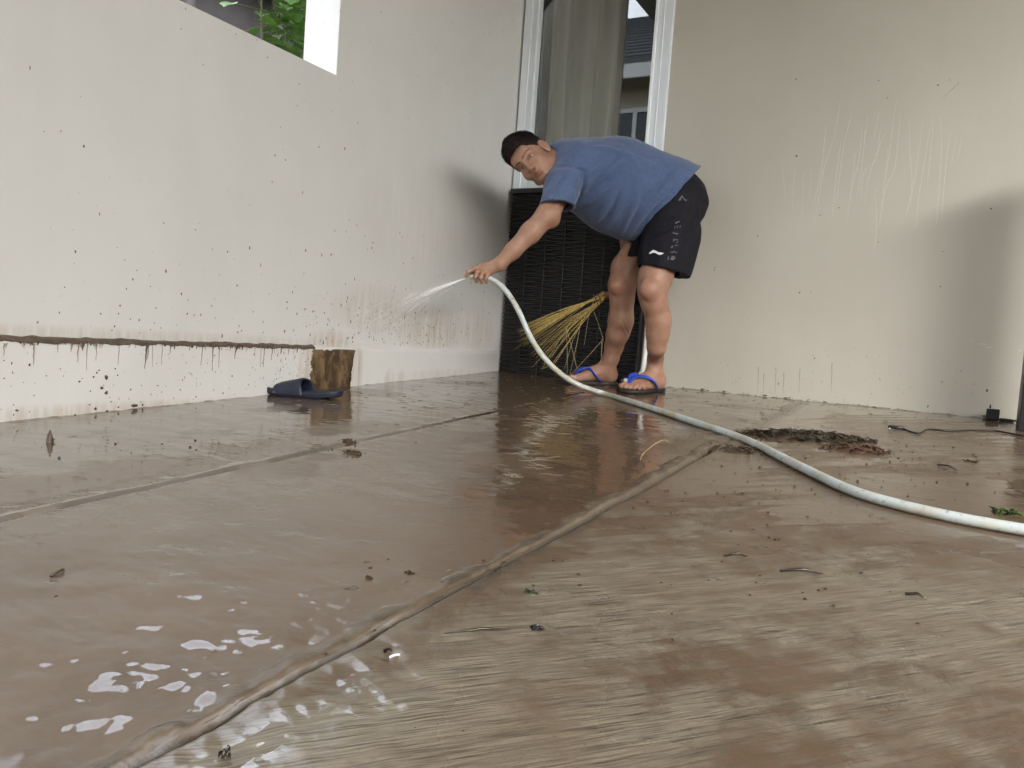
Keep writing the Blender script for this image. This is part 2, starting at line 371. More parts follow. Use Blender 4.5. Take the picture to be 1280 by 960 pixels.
# curtain
m, t, b = mat("curtain_cloth"); M_curt = m
L(t, ramp(t, noise(t, coords(t, (1, 1, .3)), 8, 4, .5), [(.3, (.78, .77, .73)), (.7, (.86, .85, .81))]), b.inputs['Base Color']); b.inputs['Roughness'].default_value = .85
V = []; F = []; nn = 150; xa, xb = -1.955, -1.555
for j, z in enumerate(np.linspace(WZ0 - .05, WZ1 + .05, 12)):
    for i in range(nn + 1):
        s = i / nn; x = xa + (xb - xa) * s - .012 * (j / 11) * (1 - s)
        y = YB + .105 + .034 * math.sin(2 * math.pi * (4.2 * s + .35 * math.sin(6 * s))) + .008 * math.sin(41 * s + j * .25) + .01 * math.sin(j * .5 + s * 5)
        V.append((x, y, z))
for j in range(11):
    for i in range(nn): k = j * (nn + 1) + i; F.append((k, k + 1, k + nn + 2, k + nn + 1))
cu = mesh_np("curtain", V, F, M_curt, win)
sm_ = cu.modifiers.new("solid", 'SOLIDIFY'); sm_.thickness = .002
# dark room behind
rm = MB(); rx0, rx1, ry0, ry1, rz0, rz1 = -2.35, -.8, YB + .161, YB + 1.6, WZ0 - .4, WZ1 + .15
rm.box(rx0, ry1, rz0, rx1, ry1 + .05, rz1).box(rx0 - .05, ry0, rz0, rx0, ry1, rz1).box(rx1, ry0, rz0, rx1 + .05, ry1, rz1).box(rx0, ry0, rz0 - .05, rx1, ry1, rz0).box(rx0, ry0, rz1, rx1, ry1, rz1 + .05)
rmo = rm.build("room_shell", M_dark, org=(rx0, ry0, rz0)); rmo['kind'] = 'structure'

# ------------------------------------------------------------------ woven black panel below the window
m, t, b = mat("black_wicker"); b.inputs['Base Color'].default_value = (.012, .012, .014, 1); b.inputs['Roughness'].default_value = .42
L(t, bump(t, noise(t, coords(t, (30, 30, 400)), 1, 3), .3, .001), b.inputs['Normal']); M_wick = m
wk = empty("wicker_panel", (-1.68, YB - .03, fz(YB))); tag(wk, "glossy black woven wicker panel standing under the window", "panel")
PX0, PX1 = XL + .02, -1.287; zb, zt = fz(YB) - .01, WZ0 - .003
MB().box(PX0, YB - .028, zb, PX1, YB - .002, zt - .001).build("panel_board", M_wick, wk)
V = []; F = []; nr = 7; ns = 84; st = (zt - zb - .03) / ns; rows = int((zt - zb - .03) / st)
for r in range(rows):
    zc = zb + .012 + st * (r + .5); cols = 43; lean = rnd.uniform(-.0015, .0015)
    base = len(V)
    for i in range(cols):
        s = i / (cols - 1); x = PX0 + .006 + (PX1 - PX0 - .012) * s
        y = YB - .040 + .0055 * math.cos(math.pi * s * nr + math.pi * (r % 2)) * (1 if abs(math.sin(s * nr * math.pi)) < 2 else 0)
        zz = zc + lean + .0012 * math.sin(x * 60 + r)
        V += [(x, y + .003, zz - st * .46), (x, y - .002, zz - st * .2), (x, y - .002, zz + st * .2), (x, y + .003, zz + st * .46)]
    for i in range(cols - 1):
        for k in range(3): a = base + i * 4 + k; F.append((a, a + 4, a + 5, a + 1))
mesh_np("weave", V, F, M_wick, wk)
rb = MB()
for k in range(1, nr): 
    x = PX0 + .006 + (PX1 - PX0 - .012) * k / nr; rb.box(x - .0035, YB - .0455, zb, x + .0035, YB - .040, zt - .01)
rb.box(PX0, YB - .052, zt - .024, PX1, YB - .029, zt).box(PX1 - .012, YB - .05, zb, PX1, YB - .029, zt - .025)
rb.build("rim", M_wick, wk, bevel=.002)

# ------------------------------------------------------------------ white drain pipe beside the panel
M_pvc = simple("white_pvc", (.72, .74, .74), .35, .06, 12)
P = spline([(-1.262, YB - .022, 1.11), (-1.262, YB - .022, .6), (-1.265, YB - .022, .28), (-1.275, YB - .024, .215), (-1.31, YB - .035, .182), (-1.35, YB - .05, .176)], 10)
dp = empty("drain_pipe", (-1.262, YB - .02, fz(YB))); tag(dp, "thin white drain pipe bending to the left at the floor behind the man's feet", "pipe")
MB().tube(P, .0125, 14).build("pipe", M_pvc, dp, True)
MB().tube([P[-1], P[-1] + np.array([-.02, -.007, -.001])], .0135, 14).build("pipe_end", M_black, dp, True)

# ------------------------------------------------------------------ dark post at the right edge (hidden part shaped for its wall shadow), adapter, cable
cb = empty("edge_post", (.35, 3.41, fz(3.41))); tag(cb, "dark metal post at the right edge, shaped for its shadow on the cream wall", "post")
MB().box(.266, 3.36, fz(3.36), .45, 3.47, 1.12).build("post_body", simple("dark_metal", (.006, .006, .007), .35, .2), cb, bevel=.004)
MB().box(.256, 3.35, 1.1205, .46, 3.48, 1.14).build("cap", simple("dark_metal_cap", (.03, .03, .032), .3, .2), cb, bevel=.003)
p = onfloor(1240, 527); q = np.array([p[0], 3.66, fz(3.66)])
ad = empty("power_adapter", tuple(q)); tag(ad, "small black power adapter lying against the foot of the cream wall", "adapter")
MB().box(q[0] - .02, q[1] - .02, q[2] + .002, q[0] + .025, q[1] + .015, q[2] + .045).box(q[0] + .025, q[1] - .03, q[2] + .001, q[0] + .075, q[1] - .002, q[2] + .012).box(q[0] - .012, q[1] - .022, q[2] + .0455, q[0] - .006, q[1] - .016, q[2] + .062).build("adapter_body", M_black, ad, bevel=.003)
MB().tube(spline([q + np.array([.07, -.015, .008]), q + np.array([.12, -.03, .006]), q + np.array([.2, -.02, .01])], 6), .0035, 8).build("lead", M_black, ad, True)
cpx = [(1118, 537), (1130, 538), (1147, 543), (1160, 538), (1185, 540), (1215, 539), (1245, 540), (1280, 546), (1330, 548)]
P = [onfloor(*c) + np.array([0, 0, .004]) for c in cpx]
cc_ = empty("cable", tuple(P[0])); tag(cc_, "thin black cable with a jack plug trailing over the floor to the right", "cable")
MB().tube(spline(P, 8), .0034, 8).build("lead", M_black, cc_, True)
MB().tube([P[0] + np.array([-.02, 0, .004]), P[0] + np.array([.03, .0, .004])], .0065, 10).build("plug", M_black, cc_, True)
MB().tube([P[0] + np.array([-.012, -.005, .0]), P[0] + np.array([-.014, -.03, -.001])], .0035, 8).build("plug_tip", simple("steel", (.7, .7, .7), .15, .05, metallic=1), cc_, True)
# ------------------------------------------------------------------ signed-distance modelling (for the person)
class SDF:
    """distance field on a rectilinear grid in the camera-aligned frame (right, up, towards camera)"""
    def __init__(s, ax, ay, az):
        s.A = [np.asarray(a, np.float32) for a in (ax, ay, az)]
        s.D = np.full([len(a) for a in s.A], .5, np.float32)
    def _sl(s, lo, hi, pad):
        r = []
        for a, l, h in zip(s.A, lo, hi):
            i = max(0, np.searchsorted(a, l - pad) - 2); j = min(len(a), np.searchsorted(a, h + pad) + 2); r.append(slice(i, j))
        return tuple(r)
    def put(s, f, lo, hi, k=.01, op='add'):
        sl = s._sl(lo, hi, k + .012)
        X, Y, Z = np.meshgrid(s.A[0][sl[0]], s.A[1][sl[1]], s.A[2][sl[2]], indexing='ij', sparse=True)
        d = f(X, Y, Z); D = s.D[sl]
        if op == 'add': h = np.maximum(k - np.abs(D - d), 0) / k; s.D[sl] = np.minimum(D, d) - h * h * k * .25
        elif op == 'sub': d = -d; h = np.maximum(k - np.abs(D - d), 0) / k; s.D[sl] = np.maximum(D, d) + h * h * k * .25
    def cut(s, p, n):                       # keep the side n points away from: n.(x-p) < 0
        n = np.array(n, float); n /= np.linalg.norm(n)
        X, Y, Z = np.meshgrid(*s.A, indexing='ij', sparse=True)
        s.D = np.maximum(s.D, ((X - p[0]) * n[0] + (Y - p[1]) * n[1] + (Z - p[2]) * n[2]).astype(np.float32))
    def cap(s, a, b, ra, rb=None, k=.01, op='add', n=None, f=1.):
        a = np.asarray(a, float); b = np.asarray(b, float); rb = ra if rb is None else rb; r = max(ra, rb)
        ab = b - a; L2 = float(ab @ ab) + 1e-12
        if n is not None: n = np.array(n, float); n /= np.linalg.norm(n)
        def fn(X, Y, Z):
            x, y, z = X - a[0], Y - a[1], Z - a[2]
            t = np.clip((x * ab[0] + y * ab[1] + z * ab[2]) / L2, 0, 1)
            x = x - t * ab[0]; y = y - t * ab[1]; z = z - t * ab[2]
            if n is not None:
                q = (x * n[0] + y * n[1] + z * n[2]) * (f - 1); x = x + q * n[0]; y = y + q * n[1]; z = z + q * n[2]
            return np.sqrt(x * x + y * y + z * z) - (ra + (rb - ra) * t)
        s.put(fn, np.minimum(a, b) - r, np.maximum(a, b) + r, k, op)
    def ell(s, c, r, M=None, k=.01, op='add'):
        c = np.asarray(c, float); r = np.asarray(r, float); M = np.eye(3) if M is None else np.asarray(M, float)  # rows = axes
        R = r.max()
        def fn(X, Y, Z):
            x, y, z = X - c[0], Y - c[1], Z - c[2]
            q = [(x * M[i, 0] + y * M[i, 1] + z * M[i, 2]) for i in range(3)]
            k0 = np.sqrt(sum((q[i] / r[i]) ** 2 for i in range(3))); k1 = np.sqrt(sum((q[i] / r[i] ** 2) ** 2 for i in range(3))) + 1e-9
            return k0 * (k0 - 1) / k1
        s.put(fn, c - R, c + R, k, op)
    def fold(s, P, amp, wd):                # raised (amp > 0) or sunk fold along a polyline
        P = np.asarray(P, float); lo, hi = P.min(0), P.max(0); sl = s._sl(lo, hi, wd * 2.6)
        X, Y, Z = np.meshgrid(s.A[0][sl[0]], s.A[1][sl[1]], s.A[2][sl[2]], indexing='ij', sparse=True); best = None; n = len(P) - 1
        for i in range(n):
            a = P[i]; ab = P[i + 1] - a; L2 = float(ab @ ab) + 1e-9
            x, y, z = X - a[0], Y - a[1], Z - a[2]; t = np.clip((x * ab[0] + y * ab[1] + z * ab[2]) / L2, 0, 1)
            d2 = (x - t * ab[0]) ** 2 + (y - t * ab[1]) ** 2 + (z - t * ab[2]) ** 2; g = np.exp(-d2 / wd ** 2) * np.sin(math.pi * np.clip((i + t) / n, .04, .96)) ** .7
            best = g if best is None else np.maximum(best, g)
        s.D[sl] -= (amp * best).astype(np.float32)
    def merge(s, o, k):
        h = np.maximum(k - np.abs(s.D - o.D), 0) / k; s.D = np.minimum(s.D, o.D) - h * h * k * .25
    def warp(s, g, lo=None, hi=None):       # add a scalar field
        X, Y, Z = np.meshgrid(*s.A, indexing='ij', sparse=True); s.D = s.D + g(X, Y, Z)
    def mesh(s):
        D = s.D; ins = D < 0; A = s.A
        c = np.zeros([n - 1 for n in D.shape], np.int8)
        for i in (0, 1):
            for j in (0, 1):
                for k in (0, 1): c += ins[i:i + c.shape[0], j:j + c.shape[1], k:k + c.shape[2]]
        ci = np.argwhere((c > 0) & (c < 8)); n = len(ci)
        P = np.zeros((n, 3)); cnt = np.zeros(n)
        for ax in range(3):
            o1, o2 = [a for a in range(3) if a != ax]
            for u in (0, 1):
                for v in (0, 1):
                    a = ci.copy(); a[:, o1] += u; a[:, o2] += v; b_ = a.copy(); b_[:, ax] += 1
                    da = D[a[:, 0], a[:, 1], a[:, 2]]; db = D[b_[:, 0], b_[:, 1], b_[:, 2]]
                    mk_ = (da < 0) != (db < 0); t = np.where(mk_, da / np.where(mk_, da - db, 1), 0)
                    pt = np.stack([A[q][a[:, q]] for q in range(3)], 1).astype(float)
                    pt[:, ax] += t * (A[ax][b_[:, ax]] - A[ax][a[:, ax]])
                    P[mk_] += pt[mk_]; cnt += mk_
        P /= cnt[:, None]
        ix = np.full(c.shape, -1, np.int32); ix[ci[:, 0], ci[:, 1], ci[:, 2]] = np.arange(n)
        Fs = []
        for ax in range(3):
            o1, o2 = (ax + 1) % 3, (ax + 2) % 3
            sl0 = [slice(None)] * 3; sl1 = [slice(None)] * 3; sl0[ax] = slice(0, -1); sl1[ax] = slice(1, None)
            a = ins[tuple(sl0)]; b_ = ins[tuple(sl1)]; e = np.argwhere(a != b_)
            e = e[(e[:, o1] > 0) & (e[:, o2] > 0) & (e[:, o1] < D.shape[o1] - 1) & (e[:, o2] < D.shape[o2] - 1)]
            q = []
            for du, dv in ((1, 1), (0, 1), (0, 0), (1, 0)):
                g = e.copy(); g[:, o1] -= du; g[:, o2] -= dv; q.append(ix[g[:, 0], g[:, 1], g[:, 2]])
            q = np.stack(q, 1); fl_ = a[e[:, 0], e[:, 1], e[:, 2]]
            q[~fl_] = q[~fl_][:, ::-1]; Fs.append(q)
        F = np.concatenate(Fs); return P, F[(F >= 0).all(1)]

# ------------------------------------------------------------------ the man
FEET = onfloor(800, 488)
person = empty("person", tuple(FEET))
tag(person, "man in a blue t-shirt and black shorts bending forward with a hose in his hand", "person")

# head frame (rows of HM: his left, forward, up) in camera-aligned coordinates
hu = np.array([-.785, .62, 0.]); hu /= np.linalg.norm(hu); he0 = np.array([.62, .785, 0.])
ya = R_(31); t_ = np.array([0, 0, 1.])
hf = math.cos(ya) * t_ - math.sin(ya) * he0; hl = math.cos(ya) * he0 + math.sin(ya) * t_
pit = R_(4); hf, hu = math.cos(pit) * hf + math.sin(pit) * hu, math.cos(pit) * hu - math.sin(pit) * hf
HM = np.array([hl, hf, hu]); HC = Cc(666.5, 200.5, 3.42)
def Hd(x, y, z): return HC + HM.T @ np.array([x, y, z])

gx = axis([(-.24, -.10, .0026), (-.10, -.05, .0035), (-.05, .20, .0024), (.20, .90, .0046)])
gy = axis([(-.10, .02, .0034), (.02, .43, .005), (.43, .52, .0026), (.52, .84, .0045), (.84, 1.16, .0024)])
gz = axis([(-3.86, -3.50, .0056), (-3.50, -3.14, .0032)])
B = SDF(gx, gy, gz)
# head
B.ell(Hd(0, -.012, .035), (.074, .094, .083), HM, .01)
B.ell(Hd(0, .028, -.028), (.063, .066, .083), HM, .02)
B.ell(Hd(0, .052, -.088), (.034, .034, .026), HM, .03)
B.cap(Hd(-.05, .01, -.075), Hd(-.018, .05, -.098), .02, .016, .02); B.cap(Hd(.05, .01, -.075), Hd(.018, .05, -.098), .02, .016, .02)
for s_ in (-1, 1):
    B.ell(Hd(s_ * .040, .062, -.032), (.022, .022, .024), HM, .02)
    B.cap(Hd(s_ * .012, .088, .022), Hd(s_ * .046, .070, .024), .009, .008, .010)
B.ell(Hd(0, .078, .045), (.05, .018, .03), HM, .02)
for s_ in (-1, 1):
    B.ell(Hd(s_ * .031, .096, .002), (.019, .014, .0115), HM, .010, 'sub')
    B.ell(Hd(s_ * .031, .0745, .001), (.0155, .013, .0125), HM, .003)
    B.cap(Hd(s_ * .017, .0903, .0052), Hd(s_ * .045, .0815, .0044), .0034, .0028, .003)      # upper lid
    B.cap(Hd(s_ * .019, .0883, -.0066), Hd(s_ * .043, .0805, -.0056), .0026, .0022, .003)    # lower lid
B.cap(Hd(0, .088, .012), Hd(0, .108, -.030), .0085, .0105, .008)
B.ell(Hd(0, .108, -.034), (.013, .012, .010), HM, .006)
for s_ in (-1, 1):
    B.ell(Hd(s_ * .0135, .098, -.038), (.0075, .010, .0075), HM, .005)
    B.ell(Hd(s_ * .0065, .105, -.0475), (.0038, .005, .004), HM, .003, 'sub')
B.ell(Hd(0, .080, -.064), (.028, .018, .018), HM, .012)
B.cap(Hd(-.021, .088, -.0665), Hd(-.004, .0985, -.0605), .003, .0050, .004); B.cap(Hd(.021, .088, -.0665), Hd(.004, .0985, -.0605), .003, .0050, .004)
B.cap(Hd(-.017, .089, -.0715), Hd(.017, .089, -.0715), .0042, .0042, .004); B.ell(Hd(0, .094, -.0735), (.013, .006, .0050), HM, .004)
B.cap(Hd(-.023, .094, -.0672), Hd(.023, .094, -.0672), .0016, .0016, .002, 'sub')
B.ell(Hd(0, .090, -.084), (.016, .008, .004), HM, .006, 'sub')
for s_ in (-1, 1):
    EM = HM.copy(); aa = R_(-30) if s_ > 0 else R_(8)
    EM = np.array([HM[0] * math.cos(aa) - HM[1] * math.sin(aa), HM[1] * math.cos(aa) + HM[0] * math.sin(aa), HM[2]])
    B.ell(Hd(s_ * (.081 if s_ > 0 else .072), -.004 - (s_ < 0) * .012, -.002), (.007, .0195, .033), EM, .004)
    B.ell(Hd(s_ * (.0865 if s_ > 0 else .079), .004 - (s_ < 0) * .012, .003), (.005, .010, .019), EM, .003, 'sub')
    B.ell(Hd(s_ * (.080 if s_ > 0 else .070), -.002, -.030), (.006, .009, .010), EM, .004)
# neck
B.cap(Hd(0, -.022, -.04), Cc(704, 202, 3.47), .055, .062, .03)
# torso under the clothes
B.cap(Cc(712, 208, 3.50), Cc(765, 226, 3.53), .10, .13, .04); B.cap(Cc(765, 226, 3.53), Cc(838, 250, 3.55), .13, .105, .04)
# near arm (his left)
sh = Cc(712, 213, 3.38); el = Cc(684.5, 269, 3.27); wr = Cc(625, 329.5, 3.245)
B.cap(sh, el, .054, .046, .025)
B.cap(el, Cc(663, 291, 3.262), .0450, .0420, .022); B.cap(Cc(663, 291, 3.262), Cc(641, 313.5, 3.25), .0420, .0335, .02); B.cap(Cc(641, 313.5, 3.25), wr, .0335, .0262, .02)
B.ell(Cc(689, 275, 3.29), (.03, .03, .03), None, .03)
# hand: back of the hand, then fingers closing over the hose, thumb over its end
dh = 3.245
B.cap(wr, Cc(608, 337, dh + .004), .0255, .026, .02, n=(0, 0, 1), f=1.15)
B.cap(Cc(612, 335, dh + .004), Cc(601, 337.5, dh - .004), .026, .020, .015)
B.cap(Cc(606, 334, dh + .01), Cc(595, 336.0, dh + .0), .017, .0125, .012)
def finger(pts, r):
    for i in range(len(pts) - 1): B.cap(Cc(*pts[i]), Cc(*pts[i + 1]), r[i], r[i + 1], .0028)
    for i in range(1, len(pts) - 1): B.ell(Cc(*pts[i]), (r[i] * 1.1,) * 3, None, .003)
finger([(600, 336.5, dh - .004), (592.3, 336.6, dh - .022), (585.3, 339.8, dh - .024), (582.8, 345.3, dh - .018)], (.0105, .0094, .0085, .0076))     # index
finger([(603, 338.5, dh - .008), (596.6, 340.2, dh - .031), (594.2, 346.5, dh - .033), (595.8, 352, dh - .022)], (.0105, .0094, .0085, .0078))       # middle
finger([(607, 340.5, dh - .008), (603.4, 341.4, dh - .034), (600.8, 347.5, dh - .036), (602.2, 353.2, dh - .024)], (.0103, .0092, .0083, .0076))      # ring
finger([(611, 342, dh - .006), (609.6, 344.0, dh - .030), (607.3, 349.0, dh - .032), (608.2, 353.4, dh - .022)], (.0094, .0083, .0075, .0068))       # little
finger([(616, 337, dh + .016), (605, 342.5, dh + .028), (595, 343.5, dh + .022), (588.5, 341.5, dh + .008)], (.0135, .0115, .0100, .0086))          # thumb
# far arm (his right) reaching down behind the legs to the broom
B.cap(Cc(742, 222, 3.70), Cc(782, 282, 3.78), .052, .043, .03); B.cap(Cc(782, 282, 3.78), Cc(788, 352, 3.79), .040, .026, .03)
B.cap(Cc(788, 352, 3.79), Cc(786, 370, 3.785), .026, .026, .01)
for i in range(4):
    y_ = 360 + i * 5.0
    B.cap(Cc(788, y_ - 3, 3.77), Cc(775 + (i == 3) * 2, y_ + 1, 3.735), .010, .0085, .003); B.cap(Cc(775 + (i == 3) * 2, y_ + 1, 3.735), Cc(784, y_ + 3, 3.725), .0085, .0075, .003)
B.cap(Cc(790, 358, 3.76), Cc(778, 354, 3.735), .012, .009, .004)
# legs
dN = float((onfloor(821, 489.5) - CO) @ CF); dF = float((onfloor(761.5, 481.5) - CO) @ CF)
def leg(P, R, k=.035):
    for i in range(len(P) - 1): B.cap(Cc(*P[i]), Cc(*P[i + 1]), R[i], R[i + 1], k)
leg([(845, 262, 3.53), (829, 318, 3.44), (819.5, 346, 3.400), (815.5, 364, 3.385), (817, 378, 3.39), (822.5, 402, 3.42), (822, 419, 3.435), (820.8, 434, 3.45), (819.5, 448, dN - .033), (818.5, 462, dN - .018)],
    (.100, .080, .070, .0600, .0525, .0515, .0465, .0390, .0330, .0310), .020)
B.ell(Cc(812, 361, 3.335), (.040, .046, .030), None, .02)
B.ell(Cc(826, 396, 3.425), (.028, .075, .034), None, .04)
leg([(828, 262, 3.62), (800, 312, 3.63), (784, 336, 3.62), (777.5, 357, 3.61), (777.5, 374, 3.62), (775.5, 400, 3.64), (771.5, 418, 3.665), (767.5, 433, dF - .045), (763.5, 448, dF - .03), (759.5, 460, dF - .015)],
    (.095, .078, .072, .0615, .0535, .0545, .0495, .0420, .0360, .0335), .020)
B.ell(Cc(771, 356, 3.565), (.036, .044, .030), None, .02)
B.ell(Cc(780, 396, 3.66), (.030, .075, .034), None, .04)
# feet
SOLE = .017
def foot(heel_px, ang, side, ank):
    H = onfloor(*heel_px); fwd = -CR[:2] * math.cos(ang) - CF[:2] * math.sin(ang); fwd /= np.linalg.norm(fwd)
    lat = np.array([fwd[1], -fwd[0]])          # his right
    lat = lat * side                           # towards the little toe
    def P(x, y, z):
        p = np.array([*(H[:2] + lat * x + fwd * y), 0.]); p[2] = fz(p[1]) + SOLE + z; q = p - CO
        return np.array([q @ CR, q @ CU, -(q @ CF)])
    def Pw(x, y, z):
        p = np.array([*(H[:2] + lat * x + fwd * y), 0.]); p[2] = fz(p[1]) + z; return p
    B.ell(P(0, -.004, .033), (.031, .034, .034), None, .02)
    B.cap(P(0, .006, .036), ank, .031, .031, .018)
    B.cap(P(0, .01, .032), P(-.004, .10, .034), .031, .026, .03); B.cap(P(-.002, .028, .066), P(-.008, .12, .030), .030, .022, .03)
    B.cap(P(.010, .02, .022), P(.026, .135, .014), .026, .015, .02); B.cap(P(-.012, .08, .028), P(-.026, .155, .018), .022, .017, .02)
    B.cap(P(-.026, .155, .016), P(.030, .140, .013), .018, .0145, .015)
    toes = [(-.028, .16, -.032, .208, .0138), (-.008, .165, -.009, .208, .0100), (.007, .16, .008, .200, .0092), (.020, .152, .023, .189, .0088), (.032, .142, .037, .174, .0086)]
    for x0, y0_, x1, y1_, r in toes:
        B.cap(P(x0, y0_, .012), P((x0 + x1) / 2, (y0_ + y1_) / 2 + .006, .017), r, r * .95, .005); B.cap(P((x0 + x1) / 2, (y0_ + y1_) / 2 + .006, .017), P(x1, y1_, r * .85), r * .95, r, .003)
    return Pw, P
FN = foot((821, 489.5), R_(42), -1, Cc(818.5, 462, dN - .018))
FFar = foot((761.5, 481.5), R_(8), 1, Cc(759.5, 460, dF - .015))
Pb, Fb = B.mesh()

# skin material with painted features
m, t, b = mat("skin"); M_skin = m
ca = N(t, "ShaderNodeAttribute"); ca.attribute_name = "tint"
sv = coords(t); sn = noise(t, sv, 28, 5, .6)
basec = mixc(t, ramp(t, sn, [(.35, 0.), (.7, 1.)]), (.29, .155, .102), (.36, .205, .142))
L(t, mixc(t, 1.0, basec, ca.outputs['Color'], 'MULTIPLY'), b.inputs['Base Color'])
b.inputs['Roughness'].default_value = .5; b.inputs['Subsurface Weight'].default_value = .08; L(t, ramp(t, noise(t, sv, 45, 4, .6), [(.3, .38), (.7, .62)]), b.inputs['Roughness']); b.inputs['Subsurface Radius'].default_value = (.01, .004, .002); b.inputs['Subsurface Scale'].default_value = .5
L(t, bump(t, noise(t, sv, 260, 3, .6), .25, .001), b.inputs['Normal'])
body = mesh_np("body", cam2w(Pb), Fb, M_skin, person, org=tuple(FEET))
tint = np.ones((len(Pb), 4), np.float32)
hl_ = (Pb - HC) @ HM.T         # head-local coordinates
near_head = (np.abs(hl_) < .14).all(1)
def paint(mask, c): 
    f = np.clip(mask, 0, 1)[:, None]; tint[:, :3] = tint[:, :3] * (1 - f) + np.array(c) * f
x_, y_, z_ = hl_.T
def blob(cx, cz, rx, rz, e=.5): return smooth(1 + e, 1 - e, np.sqrt(((x_ - cx) / rx) ** 2 + ((z_ - cz) / rz) ** 2)) * near_head * (y_ > .04)
for s_ in (-1, 1):
    for q in range(7):
        u = q / 6; paint(.9 * blob(s_ * (.013 + .036 * u), .0205 + .0065 * math.sin(u * 2.4), .0050, .0036, .5), (.16, .13, .12))
    paint(.9 * blob(s_ * .031, .0040, .0150, .0024, .5), (.10, .08, .07))
    paint(.55 * blob(s_ * .0065, -.0475, .005, .004, .6), (.25, .14, .12))
    paint(.3 * blob(s_ * .031, -.003, .02, .012, .8), (.75, .62, .6))
paint(.75 * blob(0, -.062, .020, .0048, .5), (.72, .40, .38)); paint(.75 * blob(0, -.0735, .017, .0056, .5), (.78, .45, .43)); paint(.85 * blob(0, -.0672, .023, .0017, .5), (.25, .12, .10))
paint(.3 * smooth(.02, .05, z_) * near_head * (y_ < .05), (.5, .45, .45))
# ruddy knees and elbow, one lighter knuckle, muddy scratches on the shin
def dot3(px, py, r, c, a=.5):
    d = np.hypot(Pb[:, 0] / -Pb[:, 2] * FPX + 640 - px, -Pb[:, 1] / -Pb[:, 2] * FPX + 480 - py); paint(a * smooth(r * 1.4, r * .4, d), c)
dot3(768, 357, 11, (.92, .72, .66)); dot3(812, 363, 12, (.92, .76, .7)); dot3(690, 286, 8, (.9, .76, .7), .4); dot3(604, 340.5, 3, (1.2, 1.1, 1.05), .5)
for k in range(9): dot3(778 + k * .9, 399 + k * 2.0, 1.1, (.35, .25, .2), .6); dot3(776 + k * .8, 408 + k * 1.5, 1.0, (.4, .3, .25), .5)
at = body.data.color_attributes.new("tint", 'FLOAT_COLOR', 'POINT'); at.data.foreach_set("color", tint.ravel())

# eyes
M_eye = simple("eye_white", (.55, .50, .46), .2, .03); M_iris = simple("dark_iris", (.02, .012, .01), .15, .1)
for s_ in (-1, 1):
    me = bpy.data.meshes.new("eye"); bm = bmesh.new(); bmesh.ops.create_uvsphere(bm, u_segments=40, v_segments=30, radius=.0120); bm.to_mesh(me); bm.free()
    c = cam2w([Hd(s_ * .0305, .0758, -.0008)])[0]
    for p_ in me.polygons: p_.use_smooth = True
    gaze = cam2w([Hd(s_ * .0305, .0765, -.0008) + .01 * (HM[1] * .9 + HM[0] * .35)])[0] - c; gaze /= np.linalg.norm(gaze)
    me.materials.append(M_eye); me.materials.append(M_iris)
    for p_ in me.polygons:
        if np.dot(np.array(p_.center) / .0120, gaze) > .875: p_.material_index = 1
    e_ = bpy.data.objects.new("eye", me); e_.location = c; link(e_, person)

# hair
ha = [axis([(HC[i] - .17, HC[i] + .17, .0024)]) for i in range(3)]
Hr = SDF(*ha)
Hr.ell(Hd(0, -.014, .038), (.080, .100, .088), HM, .01)
Hr.ell(Hd(0, .012, .078), (.066, .088, .056), HM, .02)
Hr.ell(Hd(.005, .054, .092), (.050, .050, .044), HM, .02)
nrm = HM.T @ np.array([0, .60, -.80]); Hr.cut(Hd(0, .084, .066), nrm)
Hr.cut(Hd(0, -.02, -.045), HM.T @ np.array([0, 0, -1.]))
for s_ in (-1, 1): Hr.ell(Hd(s_ * .085, .002, .0), (.018, .022, .036), HM, .004, 'sub')
def hn(X, Y, Z):
    q = [(X - HC[0]) * HM[i, 0] + (Y - HC[1]) * HM[i, 1] + (Z - HC[2]) * HM[i, 2] for i in range(3)]
    tp = np.clip((q[2] - .02) / .06, 0, 1)
    return (-.0012 * np.sin(q[0] * 330 + 2 * np.sin(q[1] * 60)) * np.sin(q[0] * 120 + q[2] * 90) * tp - .0006 * np.sin(q[0] * 700 + q[1] * 120) * tp + .004 * np.sin(q[1] * 55 + q[0] * 70) * tp).astype(np.float32)
Hr.warp(hn)
m, t, b = mat("hair"); M_hair = m
L(t, ramp(t, noise(t, coords(t, (1, 1, 1)), 300, 3, .6), [(.3, (.006, .0045, .004)), (.75, (.030, .020, .016))]), b.inputs['Base Color']); b.inputs['Roughness'].default_value = .65; b.inputs['Specular IOR Level'].default_value = .25
Ph, Fh = Hr.mesh()
hair = mesh_np("hair", cam2w(Ph), Fh, M_hair, person, org=tuple(cam2w([HC])[0]))
bv = BVHTree.FromPolygons([tuple(p) for p in Ph], [tuple(f) for f in Fh])
sb = MB(); cnt_ = 0
while cnt_ < 4200:
    th = rnd.uniform(0, 2 * math.pi); ph = rnd.uniform(.0, 1.9); d_ = np.array([math.sin(ph) * math.cos(th), math.sin(ph) * math.sin(th), math.cos(ph)])
    o_ = Hd(0, .01, .04); dw = HM.T @ d_; hit = bv.ray_cast(Vector(o_ + dw * .2), Vector(-dw))
    if hit[0] is None: continue
    p = np.array(hit[0]); lp = HM @ (p - HC)
    if lp[2] < .0: continue
    cnt_ += 1
    tp = min(1, max(0, (lp[2] - .03) / .06)); ln = .005 + .021 * tp * rnd.uniform(.5, 1)
    flow = HM.T @ np.array([rnd.uniform(-.3, .3) + .2, .75 + rnd.uniform(-.3, .3), .1]); flow -= dw * (flow @ dw); flow /= np.linalg.norm(flow)
    a = p - dw * .003; m1 = a + dw * ln * .35 + flow * ln * .45; e2 = a + dw * ln * .45 + flow * ln * 1.05
    sb.tube(cam2w([a, m1, e2]), [.0011, .0009, .0002], 4, False)
sb.build("hair_strands", M_hair, hair, True)

